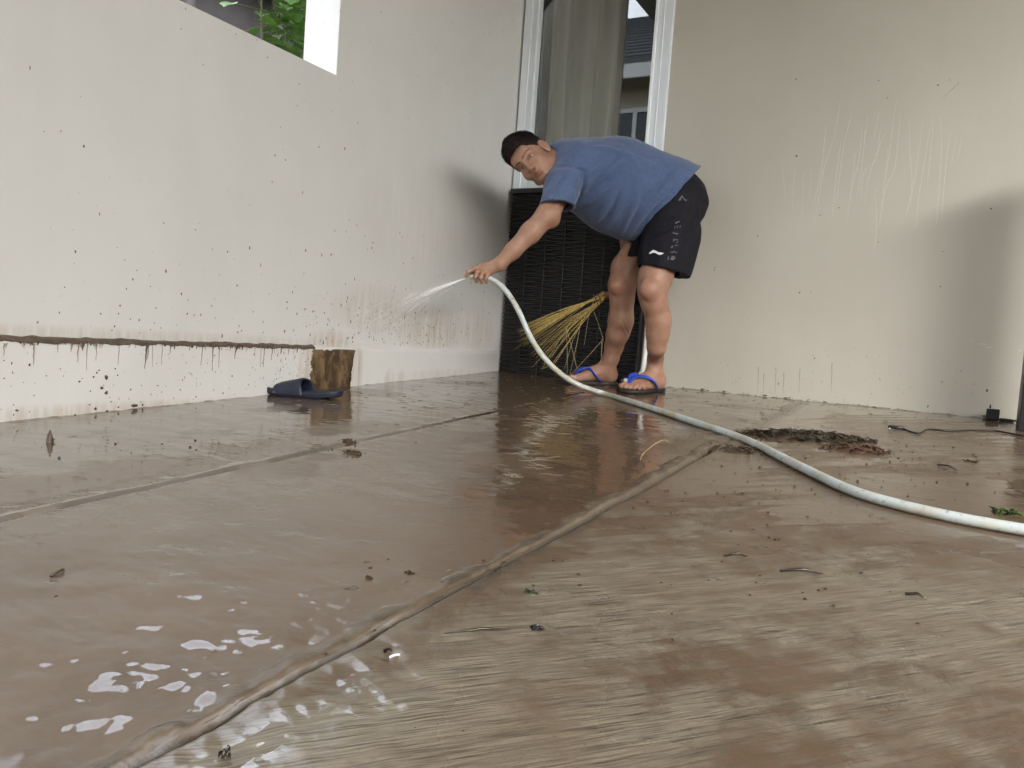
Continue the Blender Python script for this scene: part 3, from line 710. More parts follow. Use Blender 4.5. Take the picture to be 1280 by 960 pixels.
# clothes -----------------------------------------------------------
cx = axis([(.10, .87, .0042)]); cy = axis([(.45, 1.12, .0042)]); cz = axis([(-3.86, -3.15, .0042)])
T = SDF(axis([(.10, .86, .0038)]), axis([(.60, 1.12, .0038)]), cz)
T.ell(Cc(724, 219, 3.50), (.125, .150, .185), None, .02)
T.cap(Cc(716, 212, 3.50), Cc(768, 231, 3.53), .125, .200, .05)
T.cap(Cc(768, 231, 3.53), Cc(826, 244, 3.55), .200, .172, .06)
T.cap(Cc(790, 240, 3.54), Cc(862, 252, 3.55), .187, .160, .05)
T.cap(Cc(770, 245, 3.53), Cc(790, 262, 3.54), .150, .135, .05)
T.cap(Cc(700, 197, 3.48), Cc(722, 208, 3.49), .072, .10, .03)                # collar
hemA = Cc(866, 219, 3.5); hemB = Cc(791, 303, 3.5); e = hemB - hemA
T.cut(hemA, np.array([-e[1], e[0], 0]) * (1 if (-e[1] * 1) > 0 else -1))
T2 = SDF(T.A[0], T.A[1], T.A[2])
T2.cap(Cc(714, 210, 3.40), Cc(703, 232, 3.33), .076, .071, .05); T2.cap(Cc(703, 232, 3.33), Cc(694, 270, 3.262), .071, .0765, .03)
T2.cut(Cc(697, 257.5, 3.28), (-.05, -1, .12)); T2.cap(Cc(700, 244, 3.305), Cc(690, 290, 3.245), .056, .072, .003, 'sub')
T.merge(T2, .030)
T2 = SDF(T.A[0], T.A[1], T.A[2]); T2.cap(Cc(738, 222, 3.68), Cc(766, 262, 3.74), .075, .066, .05); T2.cut(Cc(757, 258, 3.73), (0, -1, 0)); T.merge(T2, .03)
T.cap(Hd(0, -.03, -.04), Cc(700, 199, 3.475), .068, .060, .004, 'sub')
# folds
def folds(S, Ls, k=.012):
    for (a_, b_, r_, dep, s_) in Ls:
        c_ = ((a_[0] + b_[0]) / 2 + dep, (a_[1] + b_[1]) / 2)
        A_, M_, B_ = Cc(a_[0], a_[1], s_), Cc(c_[0], c_[1], s_), Cc(b_[0], b_[1], s_)
        yield A_, M_, B_, r_
def surf_pt(bvh, px, py):
    v = np.array([(px - 640) / FPX, -(py - 480) / FPX, -1.]); v /= np.linalg.norm(v)
    h_ = bvh.ray_cast(Vector((0, 0, 0)), Vector(v)); return None if h_[0] is None else np.array(h_[0])
Pt, Ft = T.mesh(); bt = BVHTree.FromPolygons([tuple(p) for p in Pt], [tuple(f) for f in Ft])
def crease(S, bvh, pts, r=.006, inward=.0, op='add', k=.014):
    q = []
    for (x, y) in spline([(a, b_, 0) for a, b_ in pts], 5) if False else [tuple(p[:2]) for p in spline([(a, b_, 0) for a, b_ in pts], 5)]:
        h_ = surf_pt(bvh, x, y)
        if h_ is not None: q.append(h_ * (1 + inward / np.linalg.norm(h_)))
    if len(q) > 2: S.fold(q, r, k)
rid = [([(775, 182), (790, 200), (800, 215)], .004), ([(845, 215), (830, 240), (806, 272)], .0055), ([(760, 250), (750, 268), (742, 276)], .005), ([(795, 293), (822, 262), (858, 229)], .0055), ([(783, 296), (808, 262), (830, 236), (840, 222)], .006), ([(776, 292), (792, 258), (800, 232)], .006),
       ([(722, 245), (742, 226), (775, 204), (790, 199)], .006), ([(722, 258), (745, 248), (775, 222)], .006), ([(727, 232), (745, 208), (768, 190)], .006),
       ([(740, 278), (757, 262), (768, 240)], .006), ([(756, 288), (772, 262), (782, 240)], .0055), ([(803, 287), (828, 262), (850, 238)], .005),
       ([(683, 245), (692, 228), (702, 215)], .0045), ([(690, 252), (700, 236), (708, 222)], .004), ([(708, 253), (716, 235), (722, 222)], .0045),
       ([(735, 185), (760, 186), (800, 200), (830, 212)], .004)]
for pts, r in rid: crease(T, bt, pts, r * 2.4, 0, '', .0125)
grv = [([(836, 214), (822, 236), (800, 262)], .005), ([(765, 200), (748, 222), (736, 236)], .005), ([(724, 250), (748, 234), (782, 210)], .006), ([(733, 240), (752, 216), (772, 197)], .0055), ([(790, 297), (815, 264), (845, 230)], .006), ([(797, 296), (826, 266), (856, 236)], .0045),
       ([(779, 296), (798, 262), (812, 240)], .006), ([(747, 284), (764, 262), (774, 240)], .006), ([(693, 210), (706, 208), (722, 211), (733, 216)], .0032), ([(733, 214), (728, 235), (720, 256)], .0055), ([(686, 250), (697, 230), (706, 217)], .004)]
for pts, r in grv: crease(T, bt, pts, -r * 2.4, 0, '', .0085)
def cloth_n(a):
    def g(X, Y, Z):
        return (a * (np.sin(X * 38 + Y * 52 + 3 * np.sin(Y * 17)) * np.sin(Z * 31 + X * 21) + .5 * np.sin(X * 90 - Y * 60 + Z * 40 + 2 * np.sin(X * 25)))).astype(np.float32)
    return g
T.warp(cloth_n(.0013))
Pt, Ft = T.mesh()
m, t, b = mat("blue_cotton"); M_shirt = m
sv = coords(t); hn_ = noise(t, sv, 420, 3, .7)
L(t, mixc(t, ramp(t, noise(t, sv, 60, 4, .7), [(.35, 0.), (.7, 1.)]), (.058, .090, .182), (.080, .118, .222)), b.inputs['Base Color'])
b.inputs['Roughness'].default_value = .85; b.inputs['Sheen Weight'].default_value = .25; b.inputs['Sheen Roughness'].default_value = .5; b.inputs['Specular IOR Level'].default_value = .2
nb = bump(t, hn_, .3, .0008); L(t, bump(t, noise(t, coords(t, (1, 1, 1), (.4, .5, .2)), 13, 4, .5, .8), .35, .008, nb), b.inputs['Normal'])
shirt = mesh_np("t_shirt", cam2w(Pt), Ft, M_shirt, person, org=tuple(cam2w([Cc(770, 230, 3.53)])[0]))
bt = BVHTree.FromPolygons([tuple(p) for p in Pt], [tuple(f) for f in Ft])
# hem and sleeve stitching
def stitch(bvh, pts, rad, name, m_, par):
    q = [surf_pt(bvh, p[0], p[1]) for p in spline([(a, b_, 0) for a, b_ in pts], 8)]; q = [p for p in q if p is not None]
    out = MB(); q2 = [p * (1 + .0001) for p in q]
    run = [q2[0]]
    for p in q2[1:]:
        if np.linalg.norm(p - run[-1]) > .05:
            if len(run) > 2: MB().tube(cam2w(run), rad, 5).build(name, m_, par, True)
            run = []
        run.append(p)
    if len(run) > 2: MB().tube(cam2w(run), rad, 5).build(name, m_, par, True)
M_stitch = simple("dark_blue_seam", (.045, .08, .20), .85)
stitch(bt, [(691.5, 207), (700, 206), (716, 208.5), (728, 212), (734, 216)], .0016, "seam", M_stitch, shirt)
stitch(bt, [(676, 251.5), (695, 252), (717, 251.5)], .0009, "hem_stitch", M_stitch, shirt)
stitch(bt, [(861, 221.5), (848, 235), (828, 257), (808, 278), (791, 296)], .0009, "hem_stitch", M_stitch, shirt)

S = SDF(cx, axis([(.42, 1.0, .0042)]), cz)
S.cap(Cc(842, 258, 3.50), Cc(828, 330, 3.42), .135, .1, .04); S.cap(Cc(828, 330, 3.42), Cc(824, 360, 3.40), .1, .098, .04)
S.ell(Cc(846, 252, 3.55), (.132, .130, .17), None, .04)
S.cap(Cc(858, 300, 3.46), Cc(846, 352, 3.42), .062, .045, .05)
S.cap(Cc(828, 262, 3.62), Cc(790, 345, 3.62), .125, .092, .03)
S.cap(Cc(825, 248, 3.55), Cc(840, 250, 3.55), .125, .13, .04)
def plane_between(p, q): 
    e = q - p; return np.array([e[1], -e[0], 0])
a_, b_2 = Cc(799, 331.5, 3.4), Cc(853, 344.5, 3.4); n_ = plane_between(a_, b_2); n_ = n_ if n_[1] < 0 else -n_
# near leg hem below line; far leg hem at its own height (split by depth)
X, Y, Z_ = np.meshgrid(*S.A, indexing='ij', sparse=True)
nn_ = n_ / np.linalg.norm(n_); dn = (X - a_[0]) * nn_[0] + (Y - a_[1]) * nn_[1]
dfar = -(Y - Cc(784, 323.5, 3.62)[1]) + 0 * X
isnear = smooth(-3.53, -3.51, Z_)
S.D = np.maximum(S.D, np.where(Z_ > -3.525, dn, dfar)).astype(np.float32)
S.cap(Cc(824, 326, 3.425), Cc(821, 364, 3.395), .088, .093, .004, 'sub'); S.cap(Cc(790, 316, 3.62), Cc(781, 346, 3.62), .078, .082, .004, 'sub')
Ps, Fs_ = S.mesh(); bs = BVHTree.FromPolygons([tuple(p) for p in Ps], [tuple(f) for f in Fs_])
for pts, r in [([(806, 282), (830, 280), (858, 268)], .006), ([(812, 300), (838, 292), (868, 270)], .005), ([(870, 250), (872, 280), (860, 320)], .006), ([(808, 290), (805, 310), (806, 328)], .005), ([(828, 300), (826, 318), (824, 334)], .005), ([(848, 310), (846, 325), (842, 338)], .005)]: crease(S, bs, pts, r * 1.6, 0, '', .013)
for pts, r in [([(808, 290), (835, 286), (862, 262)], .0045), ([(858, 240), (864, 280), (852, 330)], .004)]: crease(S, bs, pts, -r * .8, 0, '', .008)
S.warp(cloth_n(.0018))
Ps, Fs_ = S.mesh(); bs = BVHTree.FromPolygons([tuple(p) for p in Ps], [tuple(f) for f in Fs_])
M_short = simple("black_sport_fabric", (.0085, .008, .0125), .8, .25, 60, .3, .001, spec=.2)
shorts = mesh_np("shorts", cam2w(Ps), Fs_, M_short, person, org=tuple(cam2w([Cc(835, 290, 3.5)])[0]))
def decal(bvh, poly, name, m_, par, lift=.0045):
    V = []
    for x, y in poly:
        h_ = surf_pt(bvh, x, y)
        if h_ is None: return
        V.append(h_ - h_ / np.linalg.norm(h_) * lift)
    n = len(V); V2 = [v - v / np.linalg.norm(v) * .0012 for v in V]
    W_ = cam2w(V + V2); F = [tuple(range(n)), tuple(range(2 * n - 1, n - 1, -1))] + [(i, i + n, (i + 1) % n + n, (i + 1) % n) for i in range(n)]
    return mesh_np(name, W_, F, m_, par, False)
M_logo = simple("white_print", (.75, .75, .78), .5, .02); M_grey = simple("grey_print", (.055, .055, .07), .45, .1)
k64 = lambda q: [(740 + a / 6.4, 200 + b_ / 6.4) for a, b_ in q]
decal(bs, k64([(455, 746), (487, 719), (505, 723), (532, 737), (577, 745), (548, 760), (528, 756), (508, 744), (488, 741), (462, 752)]), "logo", M_logo, shorts)
gl_ = [[(690, 322), (715, 285), (728, 290), (705, 326)], [(722, 282), (745, 318), (738, 324), (716, 290)], [(748, 312), (760, 318), (756, 330), (744, 326)],
       [(664, 500), (700, 488), (702, 496), (668, 510)], [(655, 545), (668, 522), (674, 526), (662, 550)], [(676, 545), (688, 520), (694, 524), (683, 549)], [(698, 540), (706, 520), (712, 522), (705, 544)],
       [(645, 578), (690, 590), (688, 597), (644, 586)], [(648, 630), (690, 634), (688, 644), (662, 640), (660, 650), (648, 652)], [(676, 655), (690, 650), (686, 660), (672, 664)],
       [(632, 690), (650, 682), (648, 700), (630, 706)], [(662, 680), (688, 676), (684, 686), (662, 690)], [(626, 735), (664, 728), (668, 738), (630, 744)], [(668, 742), (680, 730), (682, 742), (670, 752)],
       [(603, 800), (608, 768), (616, 770), (612, 800)], [(624, 792), (640, 766), (662, 768), (668, 790), (640, 804)]]
for q in gl_: decal(bs, k64(q), "side_print", M_grey, shorts)

# flip-flops worn on both feet
M_rub = simple("black_rubber", (.012, .011, .011), .55, .2, 40); M_strap = simple("blue_rubber_strap", (.018, .06, .42), .35, .1, 30)
def flipflop(Pw):
    out = [(-.034, .22), (-.020, .232), (.0, .232), (.022, .222), (.040, .200), (.048, .165), (.042, .11), (.034, .05), (.034, .0), (.026, -.03), (.0, -.043), (-.026, -.03), (-.033, .0), (-.031, .06), (-.036, .12), (-.045, .165), (-.044, .20)]
    out = [tuple(p[:2]) for p in spline([(a, b_, 0) for a, b_ in out + [out[0]]], 3)][:-1]
    mb = MB(); n = len(out); V = []
    for (zz, sc_) in ((.001, .95), (.004, 1.0), (SOLE - .003, 1.0), (SOLE, .97)):
        V += [Pw(x * sc_, .095 + (y - .095) * (1 - (1 - sc_) * .5), zz) for x, y in out]
    F = [tuple(range(n - 1, -1, -1)), tuple(3 * n + i for i in range(n))] + [(k * n + i, k * n + (i + 1) % n, (k + 1) * n + (i + 1) % n, (k + 1) * n + i) for k in range(3) for i in range(n)]
    ff = mb.add(V, F).build("flip_flop", M_rub, person, True, org=tuple(Pw(0, .1, 0)))
    st = MB(); post = (-.018, .175, SOLE + .028)
    for sx in (-1, 1):
        e_ = (sx * .044, .052, SOLE - .002)
        P = spline([post, (-.018 + sx * .014, .150, SOLE + .054), (sx * .032, .112, SOLE + .060 if sx < 0 else SOLE + .053), (sx * .050, .080, SOLE + .028), e_], 7)
        P = [Pw(*p) for p in P]; nP = len(P)
        st.tube(P, [.0085 + .0075 * math.sin(math.pi * min(1, i / (nP - 1) * 1.2)) for i in range(nP)], 10, True, .42)
    st.tube([Pw(-.018, .175, SOLE - .004), Pw(-.018, .175, SOLE + .032)], .005, 8)
    st.build("strap", M_strap, ff, True)
flipflop(FN[0]); flipflop(FFar[0])

# ------------------------------------------------------------------ garden hose
hp = [Cc(587.5, 346.3, dh - .006), Cc(597, 346.5, dh - .006), Cc(607, 347.2, dh - .006), Cc(617, 350.5, dh - .004), Cc(632, 363, 3.23), Cc(648, 388, 3.22), Cc(662, 419, 3.22), Cc(677, 443, 3.22), Cc(697, 464, 3.22), Cc(722, 480.5, 3.21)]
hw = [cam2w([p])[0] for p in hp]
for px, py in [(755, 491.5), (785, 500.5), (830, 515), (880, 532), (935, 552), (1000, 585), (1060, 614), (1120, 633), (1200, 651.5), (1280, 666), (1360, 680)]:
    q = onfloor(px, py + 4); q[2] += .0109; hw.append(q)
hw.append(onfloor(1480, 700) + np.array([0, 0, .0135])); hw.append(np.array([.9, 1.3, fz(1.3) + .0135])); hw.append(np.array([1.6, 1.0, fz(1.) + .0135])); hw.append(np.array([2.6, 1.1, fz(1.1) + .0135]))
m, t, b = mat("white_hose"); M_hose = m
hv = coords(t); hn1 = noise(t, hv, 9, 4, .6); hn2 = noise(t, hv, 60, 4, .7)
hc = mixc(t, ramp(t, hn1, [(.45, 0.), (.65, 1.)]), (.50, .56, .56), (.42, .40, .31)); hc = mixc(t, ramp(t, hn2, [(.56, 0.), (.68, .75)]), hc, (.17, .13, .09))
hc = mixc(t, ramp(t, noise(t, hv, 3.2, 6, .7), [(.50, 0.), (.64, .6)]), hc, (.30, .25, .17))
L(t, hc, b.inputs['Base Color']); b.inputs['Roughness'].default_value = .38; b.inputs['Subsurface Weight'].default_value = .1; b.inputs['Subsurface Scale'].default_value = .01
ho = MB().tube(spline(hw, 10), .0109, 18).build("garden_hose", M_hose, None, True, org=tuple(hw[10])); tag(ho, "long white rubber hose running from the man's hand across the wet floor", "hose")
# water leaving the hose
m, t, b = mat("spray_water"); M_water = m
b.inputs['Base Color'].default_value = (.92, .94, .95, 1); b.inputs['Roughness'].default_value = .25; b.inputs['IOR'].default_value = 1.33; b.inputs['Alpha'].default_value = 1
wj = MB(); p0 = cam2w([Cc(583.5, 347.5, dh - .006)])[0]
tgt = CO + ray(432, 428) * (XL / ray(432, 428)[0]); rn = random.Random(3)
for k in range(90):
    sp = 0 if k < 5 else 1
    e_ = tgt + np.array([0, rn.uniform(-.10, .22) * sp, rn.uniform(-.03, .07) * sp]); e_[0] = XL + .015
    mid = (p0 + e_) / 2 + np.array([0, 0, .050 + rn.uniform(-.01, .02)])
    a0, a1 = (0, rn.uniform(.35, .60)) if k < 8 else (rn.uniform(.0, .9), 0)
    if k >= 8: a1 = min(1, a0 + rn.uniform(.04, .14))
    P = []
    for i in range(9):
        s = a0 + (a1 - a0) * i / 8; q = p0 * (1 - s) ** 2 + 2 * s * (1 - s) * mid + e_ * s * s; P.append(q + np.array([rn.uniform(-1, 1), rn.uniform(-1, 1), rn.uniform(-1, 1)]) * .0015 * s)
    r0 = .0015 if k < 6 else .00055
    wj.tube(P, [r0 * (1 - .75 * i / 8) for i in range(9)], 6)
for k in range(170):
    s = rn.random() ** .6; e_ = tgt + np.array([0, rn.gauss(.03, .10), rn.gauss(.01, .045)]); e_[0] = XL + .02
    mid = (p0 + e_) / 2 + np.array([0, 0, .05]); q = p0 * (1 - s) ** 2 + 2 * s * (1 - s) * mid + e_ * s * s
    r = rn.uniform(.0003, .0009); d_ = (e_ - p0); d_ /= np.linalg.norm(d_)
    wj.tube([q - d_ * r * 2, q, q + d_ * r * 2], [r * .3, r, r * .3], 5)
tag(wj.build("water_spray", M_water, None, True, org=tuple(p0)), "thin jet of clear water spraying from the hose onto the white wall", "water", None, 'stuff')

# ------------------------------------------------------------------ broom of palm ribs held behind the legs
br0 = Cc(752, 372, 3.66); M_rib = simple("yellow_palm_rib", (.38, .285, .085), .65, .35, 70, .2); M_rib2 = simple("dry_palm_rib", (.30, .25, .12), .6, .3, 60)
broom = empty("broom", tuple(cam2w([br0])[0])); tag(broom, "yellow palm rib broom held low behind the man's legs in front of the black panel", "broom")
rn = random.Random(12); bz = MB()
dirc = Cc(648, 418, 3.66) - br0; 
for k in range(60):
    u = rn.gauss(0, .5); u = max(-1, min(1, u)); v_ = rn.uniform(-1, 1)
    st_ = br0 + np.array([0, 1, 0]) * u * .022 + np.array([0, 0, 1]) * v_ * .02
    ex = rn.uniform(641, 672); ey = 420 + u * 26 - (ex - 641) * .42 + rn.uniform(-5, 5)
    if u < -.3: ex, ey = rn.uniform(655, 690), rn.uniform(428, 462)
    e_ = Cc(ex, ey, 3.66 + v_ * .06); mid = (st_ + e_) / 2 + np.array([0, .012 + rn.uniform(-.006, .006), 0])
    bz.tube(cam2w(spline([st_ + (st_ - e_) * .03, mid, e_], 4)), [.0015 - .0008 * i / 8 for i in range(9)], 5)
bz.build("bristles", M_rib, broom, True)
bz = MB()
for pts in [[(742, 378), (728, 400), (712, 425), (690, 455), (676, 462)], [(740, 384), (747, 402), (754, 424), (751, 445)], [(754, 424), (740, 440), (712, 470)], [(738, 385), (735, 400), (730, 432)], [(728, 392), (722, 425), (712, 470)],
            [(708, 410), (716, 440), (722, 464)], [(708, 410), (709, 440), (709, 468)], [(730, 398), (716, 425), (705, 462)], [(722, 396), (700, 430), (690, 446)], [(715, 400), (690, 440), (680, 455)], [(752, 424), (752, 445), (750, 456)]]:
    bz.tube([cam2w([Cc(x, y, 3.68)])[0] for x, y in pts], .0013, 5)
bz.build("loose_bristles", M_rib2, broom, True)
bz = MB(); ax_ = (br0 - dirc / np.linalg.norm(dirc) * .0); dd = dirc / np.linalg.norm(dirc)
for o1 in (.012, .030):
    c = br0 + dd * o1; ring = [c + .0225 * (math.cos(a) * np.array([-dd[1], dd[0], 0]) * (1 + o1 * 8) + math.sin(a) * np.array([0, 0, 1])) for a in np.linspace(0, 2 * math.pi, 21)]
    bz.tube(cam2w(ring), .0022, 6)
bz.build("binding", simple("dark_twine", (.12, .07, .03), .8), broom, True)
MB().tube(cam2w([br0 - dd * .005, br0 - dd * .05, br0 - dd * .12]), [.018, .014, .013], 14).build("handle", simple("brown_wood", (.22, .11, .06), .5, .3, 30), broom, True)
# ------------------------------------------------------------------ navy slide sandal by the plinth
M_navy = simple("navy_foam", (.012, .017, .036), .5, .2, 30, .3, .001)
sl = onfloor(380, 496); toe = onfloor(333, 493.5); hee = onfloor(428, 502); fw = toe - hee; fw[2] = 0; fw /= np.linalg.norm(fw); lt = np.array([fw[1], -fw[0], 0])
def Sp(x, y, z): p = sl + lt * x + fw * y; return np.array([p[0], p[1], fz(p[1]) + z + .001])
sd = empty("slide_sandal", tuple(sl)); tag(sd, "navy blue slide sandal lying alone beside the white plinth", "sandal")
out = [(.0, .142), (.026, .138), (.044, .115), (.049, .07), (.044, .02), (.036, -.04), (.037, -.10), (.026, -.135), (0, -.145), (-.026, -.135), (-.037, -.10), (-.036, -.04), (-.042, .02), (-.047, .07), (-.043, .115), (-.026, .138)]
out = [tuple(p[:2]) for p in spline([(a, b_, 0) for a, b_ in out + [out[0]]], 3)][:-1]; n = len(out)
def curl(y): return .010 * smooth(-.06, -.145, y) + .006 * smooth(.08, .142, y)
mb = MB(); V = []
for zz, sc_ in ((0, .93), (.005, .985), (.018, 1.), (.0225, .985), (.0225, .90), (.0185, .86)): V += [Sp(x * sc_, y * (1 - (1 - sc_) * .5), zz + curl(y)) for x, y in out]
F = [tuple(range(n - 1, -1, -1)), tuple(5 * n + i for i in range(n))] + [(k * n + i, k * n + (i + 1) % n, (k + 1) * n + (i + 1) % n, (k + 1) * n + i) for k in range(5) for i in range(n)]
mb.add(V, F).build("sole", M_navy, sd, True, org=tuple(sl))
V = []; F = []; st = [(.100, .046, .040), (.085, .048, .047), (.06, .049, .053), (.03, .048, .060), (.012, .0475, .0655), (.0, .046, .063)]; na = 18
for lay in (1.0, .86):
    for (y, hw_, hh_) in st:
        for i in range(na + 1):
            a = math.pi * i / na; bulge = abs(math.cos(a)) ** .7 * (1 if math.cos(a) > 0 else -1)
            back = -.030 * (1 - math.sin(a)) * (1 if y < .05 else .2)
            V.append(Sp(bulge * hw_ * (lay if lay == 1 else .93), y + back * .6, .010 + (hh_ - .010) * math.sin(a) ** .8 * (1 if lay == 1 else .90)))
m_ = len(st); w_ = na + 1
for l_ in (0, 1):
    for j in range(m_ - 1):
        for i in range(na):
            k = l_ * m_ * w_ + j * w_ + i; q = (k, k + 1, k + w_ + 1, k + w_); F.append(q if l_ == 0 else q[::-1])
for j in (0, m_ - 1):
    for i in range(na): k = j * w_ + i; F.append((k, k + 1, k + 1 + m_ * w_, k + m_ * w_))
mesh_np("strap", V, F, M_navy, sd, True, org=tuple(sl))

# ------------------------------------------------------------------ mud on the walls
m, t, b = mat("wall_mud"); M_mud = m
mv = coords(t); c1 = mixc(t, ramp(t, noise(t, coords(t, (1, 1, .5)), 20, 6, .72, .5), [(.46, 0.), (.62, 1.)]), (.045, .028, .015), (.20, .130, .062))
L(t, mixc(t, ramp(t, noise(t, mv, 90, 4, .7), [(.5, 0.), (.7, .5)]), c1, (.06, .036, .018)), b.inputs['Base Color'])
b.inputs['Roughness'].default_value = .3; b.inputs['Coat Weight'].default_value = .35; b.inputs['Coat Roughness'].default_value = .15; L(t, bump(t, noise(t, coords(t, (1, 1, .4)), 60, 5, .65), .6, .004), b.inputs['Normal'])
M_speck = simple("mud_fleck", (.085, .064, .048), .55, .5, 60); M_speck2 = simple("pale_mud_fleck", (.30, .25, .19), .6, .25, 60); M_band = simple("ledge_mud", (.10, .072, .052), .45, .45, 60, .5, .002)
ya_, yb_ = 2.232, 2.476; NU, NV = 70, 90
G = [[None] * (NV + 1) for _ in range(NU + 1)]; V = []; F = []; ii = {}
uu, vv = np.meshgrid(np.linspace(0, 1, NU + 1), np.linspace(0, 1, NV + 1), indexing='ij')
zlo = fz(ya_) + .002; zhi = ZT + .012
Yg = ya_ - .02 + (yb_ - ya_ + .04) * uu; Zg = zlo + (zhi - zlo) * vv
edl = ya_ + .016 * fbm(Zg * 30, Zg * 0, 5) + .020 * np.clip(fbm(Zg * 90, Zg * 0, 6), -.3, 1); edr = yb_ + .022 * fbm(Zg * 24, Zg * 0, 7, 4) + .02 * (vv - .9) * (vv > .9) * -6
top = ZT - .009 + .012 * fbm(Yg * 30, Yg * 0, 9)
dd_ = np.minimum(np.minimum(Yg - edl, edr - Yg), top - Zg + .002)
hgt = .0022 * smooth(0, .022, dd_) * (1 + 1.0 * fbm(Yg * 26, Zg * 8, 12, 4)) + .0008
Xg = np.where(Zg < ZT - .014, px0 + .0015, np.where(Zg < ZT, px0 + .0015 - (Zg - ZT + .014) * 1.4, XL + .001)) + hgt
ok = dd_ > 0
idg = np.arange(Yg.size).reshape(Yg.shape)
Fm = np.stack([idg[:-1, :-1], idg[1:, :-1], idg[1:, 1:], idg[:-1, 1:]], -1).reshape(-1, 4); okf = ok.ravel()[Fm].all(1); Fm = Fm[okf]
used = np.unique(Fm); rem = np.full(Yg.size, -1); rem[used] = np.arange(len(used))
mp_ = mesh_np("mud_patch", np.stack([Xg, Yg, Zg], -1).reshape(-1, 3)[used], rem[Fm], M_mud, wl, org=(XL, 2.35, .1)); tag(mp_, "brown clay stuck on the white plinth")
# ledge band of mud, unwashed part only
V = []; F = []; n = 420
for i in range(n + 1):
    y = -1.2 + (2.25 + 1.2) * i / n; j1 = .0050 * float(fbm(np.array(y * 28), np.array(0.), 15)); j2 = .0065 * float(fbm(np.array(y * 45), np.array(2.), 16)); a = .75 + .25 * math.sin(y * 3)
    V += [(XL + .0012, y, ZT + .0025 + j1), (XL + .006, y, ZT + .0018 + j1 * .4), (px0 + .0010, y, ZT - .0045), (px0 + .0032, y, ZT - .0090 + j2), (px0 + .0022, y, ZT - .0125 + j2)]
for i in range(n):
    for k in range(4): F.append((i * 5 + k, i * 5 + k + 1, (i + 1) * 5 + k + 1, (i + 1) * 5 + k))
lb = mesh_np("ledge_mud", V, F, M_band, wl, True, org=(XL, 1, ZT)); 
def onXp(px, py, X): v = ray(px, py); return CO + v * (X / v[0])
def onYp(px, py, Y): v = ray(px, py); return CO + v * (Y / v[1])
rn = random.Random(5)
def fleck(mb, c, ax, ru, rv, off=.0012, nrm=1):      # irregular flat fleck with a raised centre on a wall plane (ax 0: x const, 1: y const)
    n = rn.choice((7, 8, 9)); V = []; ru *= .7; rv *= .7
    ph = rn.uniform(0, 6)
    for i in range(n):
        a = 2 * math.pi * i / n + ph; k = rn.uniform(.65, 1.2); u, v = ru * k * math.cos(a), rv * k * math.sin(a)
        V.append((c[0], c[1] + u, c[2] + v) if ax == 0 else (c[0] + u, c[1], c[2] + v))
    o = off * nrm; V = [(v[0] + (.0003 if ax == 0 else 0), v[1] - (.0003 if ax == 1 else 0), v[2]) for v in V]
    V.append((c[0] + (off if ax == 0 else 0), c[1] - (off if ax == 1 else 0), c[2]))
    F = [(i, (i + 1) % n, n) for i in range(n)] if ax == 0 else [((i + 1) % n, i, n) for i in range(n)]
    mb.add(V, F)
dk = MB(); pale = MB()
def streak(mb, x0, y0, x1, y1, w0, X, ax=0, off=.0010):
    P0 = (onXp if ax == 0 else onYp)(x0, y0, X); P1 = (onXp if ax == 0 else onYp)(x1, y1, X); n = 8; V = []
    for i in range(n + 1):
        s = i / n; c = P0 * (1 - s) + P1 * s; hw_ = w0 * (1 - .75 * s) * rn.uniform(.7, 1.2)
        j = rn.uniform(-.0012, .0012)
        for k in (-1, 0, 1):
            o = off if k == 0 else .0003
            V.append((c[0] + (o if ax == 0 else k * hw_ + j), c[1] + (k * hw_ + j if ax == 0 else -o), c[2]))
    F = []
    for i in range(n):
        for k in (0, 1): a = i * 3 + k; f = (a, a + 1, a + 4, a + 3); F.append(f[::-1] if ax == 0 else f)
    mb.add(V, F)
XPf = px0 + .0022
for x0, y0, x1, y1, w_ in [(104, 428, 103, 440, .005), (109, 428, 110, 434, .003), (120, 428, 121, 434, .003), (184, 429, 181, 468, .0035), (186, 429, 184, 455, .002), (207, 429, 206, 436, .005), (214, 429, 212, 446, .004), (219, 429, 218, 437, .005),
                         (242, 430, 240, 440, .006), (247, 430, 245, 436, .004), (254, 430, 251, 470, .003), (267, 431, 265, 468, .0025), (273, 431, 274, 443, .006), (276, 431, 277, 440, .003), (289, 431, 287, 440, .003), (296, 432, 293, 452, .005), (299, 432, 299, 440, .003),
                         (331, 432, 329, 474, .0025), (341, 432, 339, 455, .002), (26, 427, 26, 432, .004), (39, 427, 38, 433, .003), (90, 428, 90, 440, .0015), (72, 427, 72, 444, .0012), (309, 432, 308, 446, .002), (352, 433, 351, 442, .004), (362, 433, 360, 448, .003), (372, 433, 371, 444, .005)]:
    streak(dk, x0, y0, x1, y0 + (y1 - y0) * rn.uniform(.5, 1.05), w_ * rn.uniform(.6, 1.3), XPf)
    for q_ in range(rn.choice((0, 0, 2, 4))): x_q = x0 + rn.gauss(0, 5); streak(dk, x_q, y0 - 1, x_q, y0 + rn.uniform(1, 6), rn.uniform(.002, .006), XPf)
for k in range(30):
    x = rn.uniform(0, 385); streak(pale, x, 429 + x * .01, x - 1, 429 + x * .01 + 4 + 30 * rn.random() ** 2.5, rn.uniform(.001, .003), XPf)
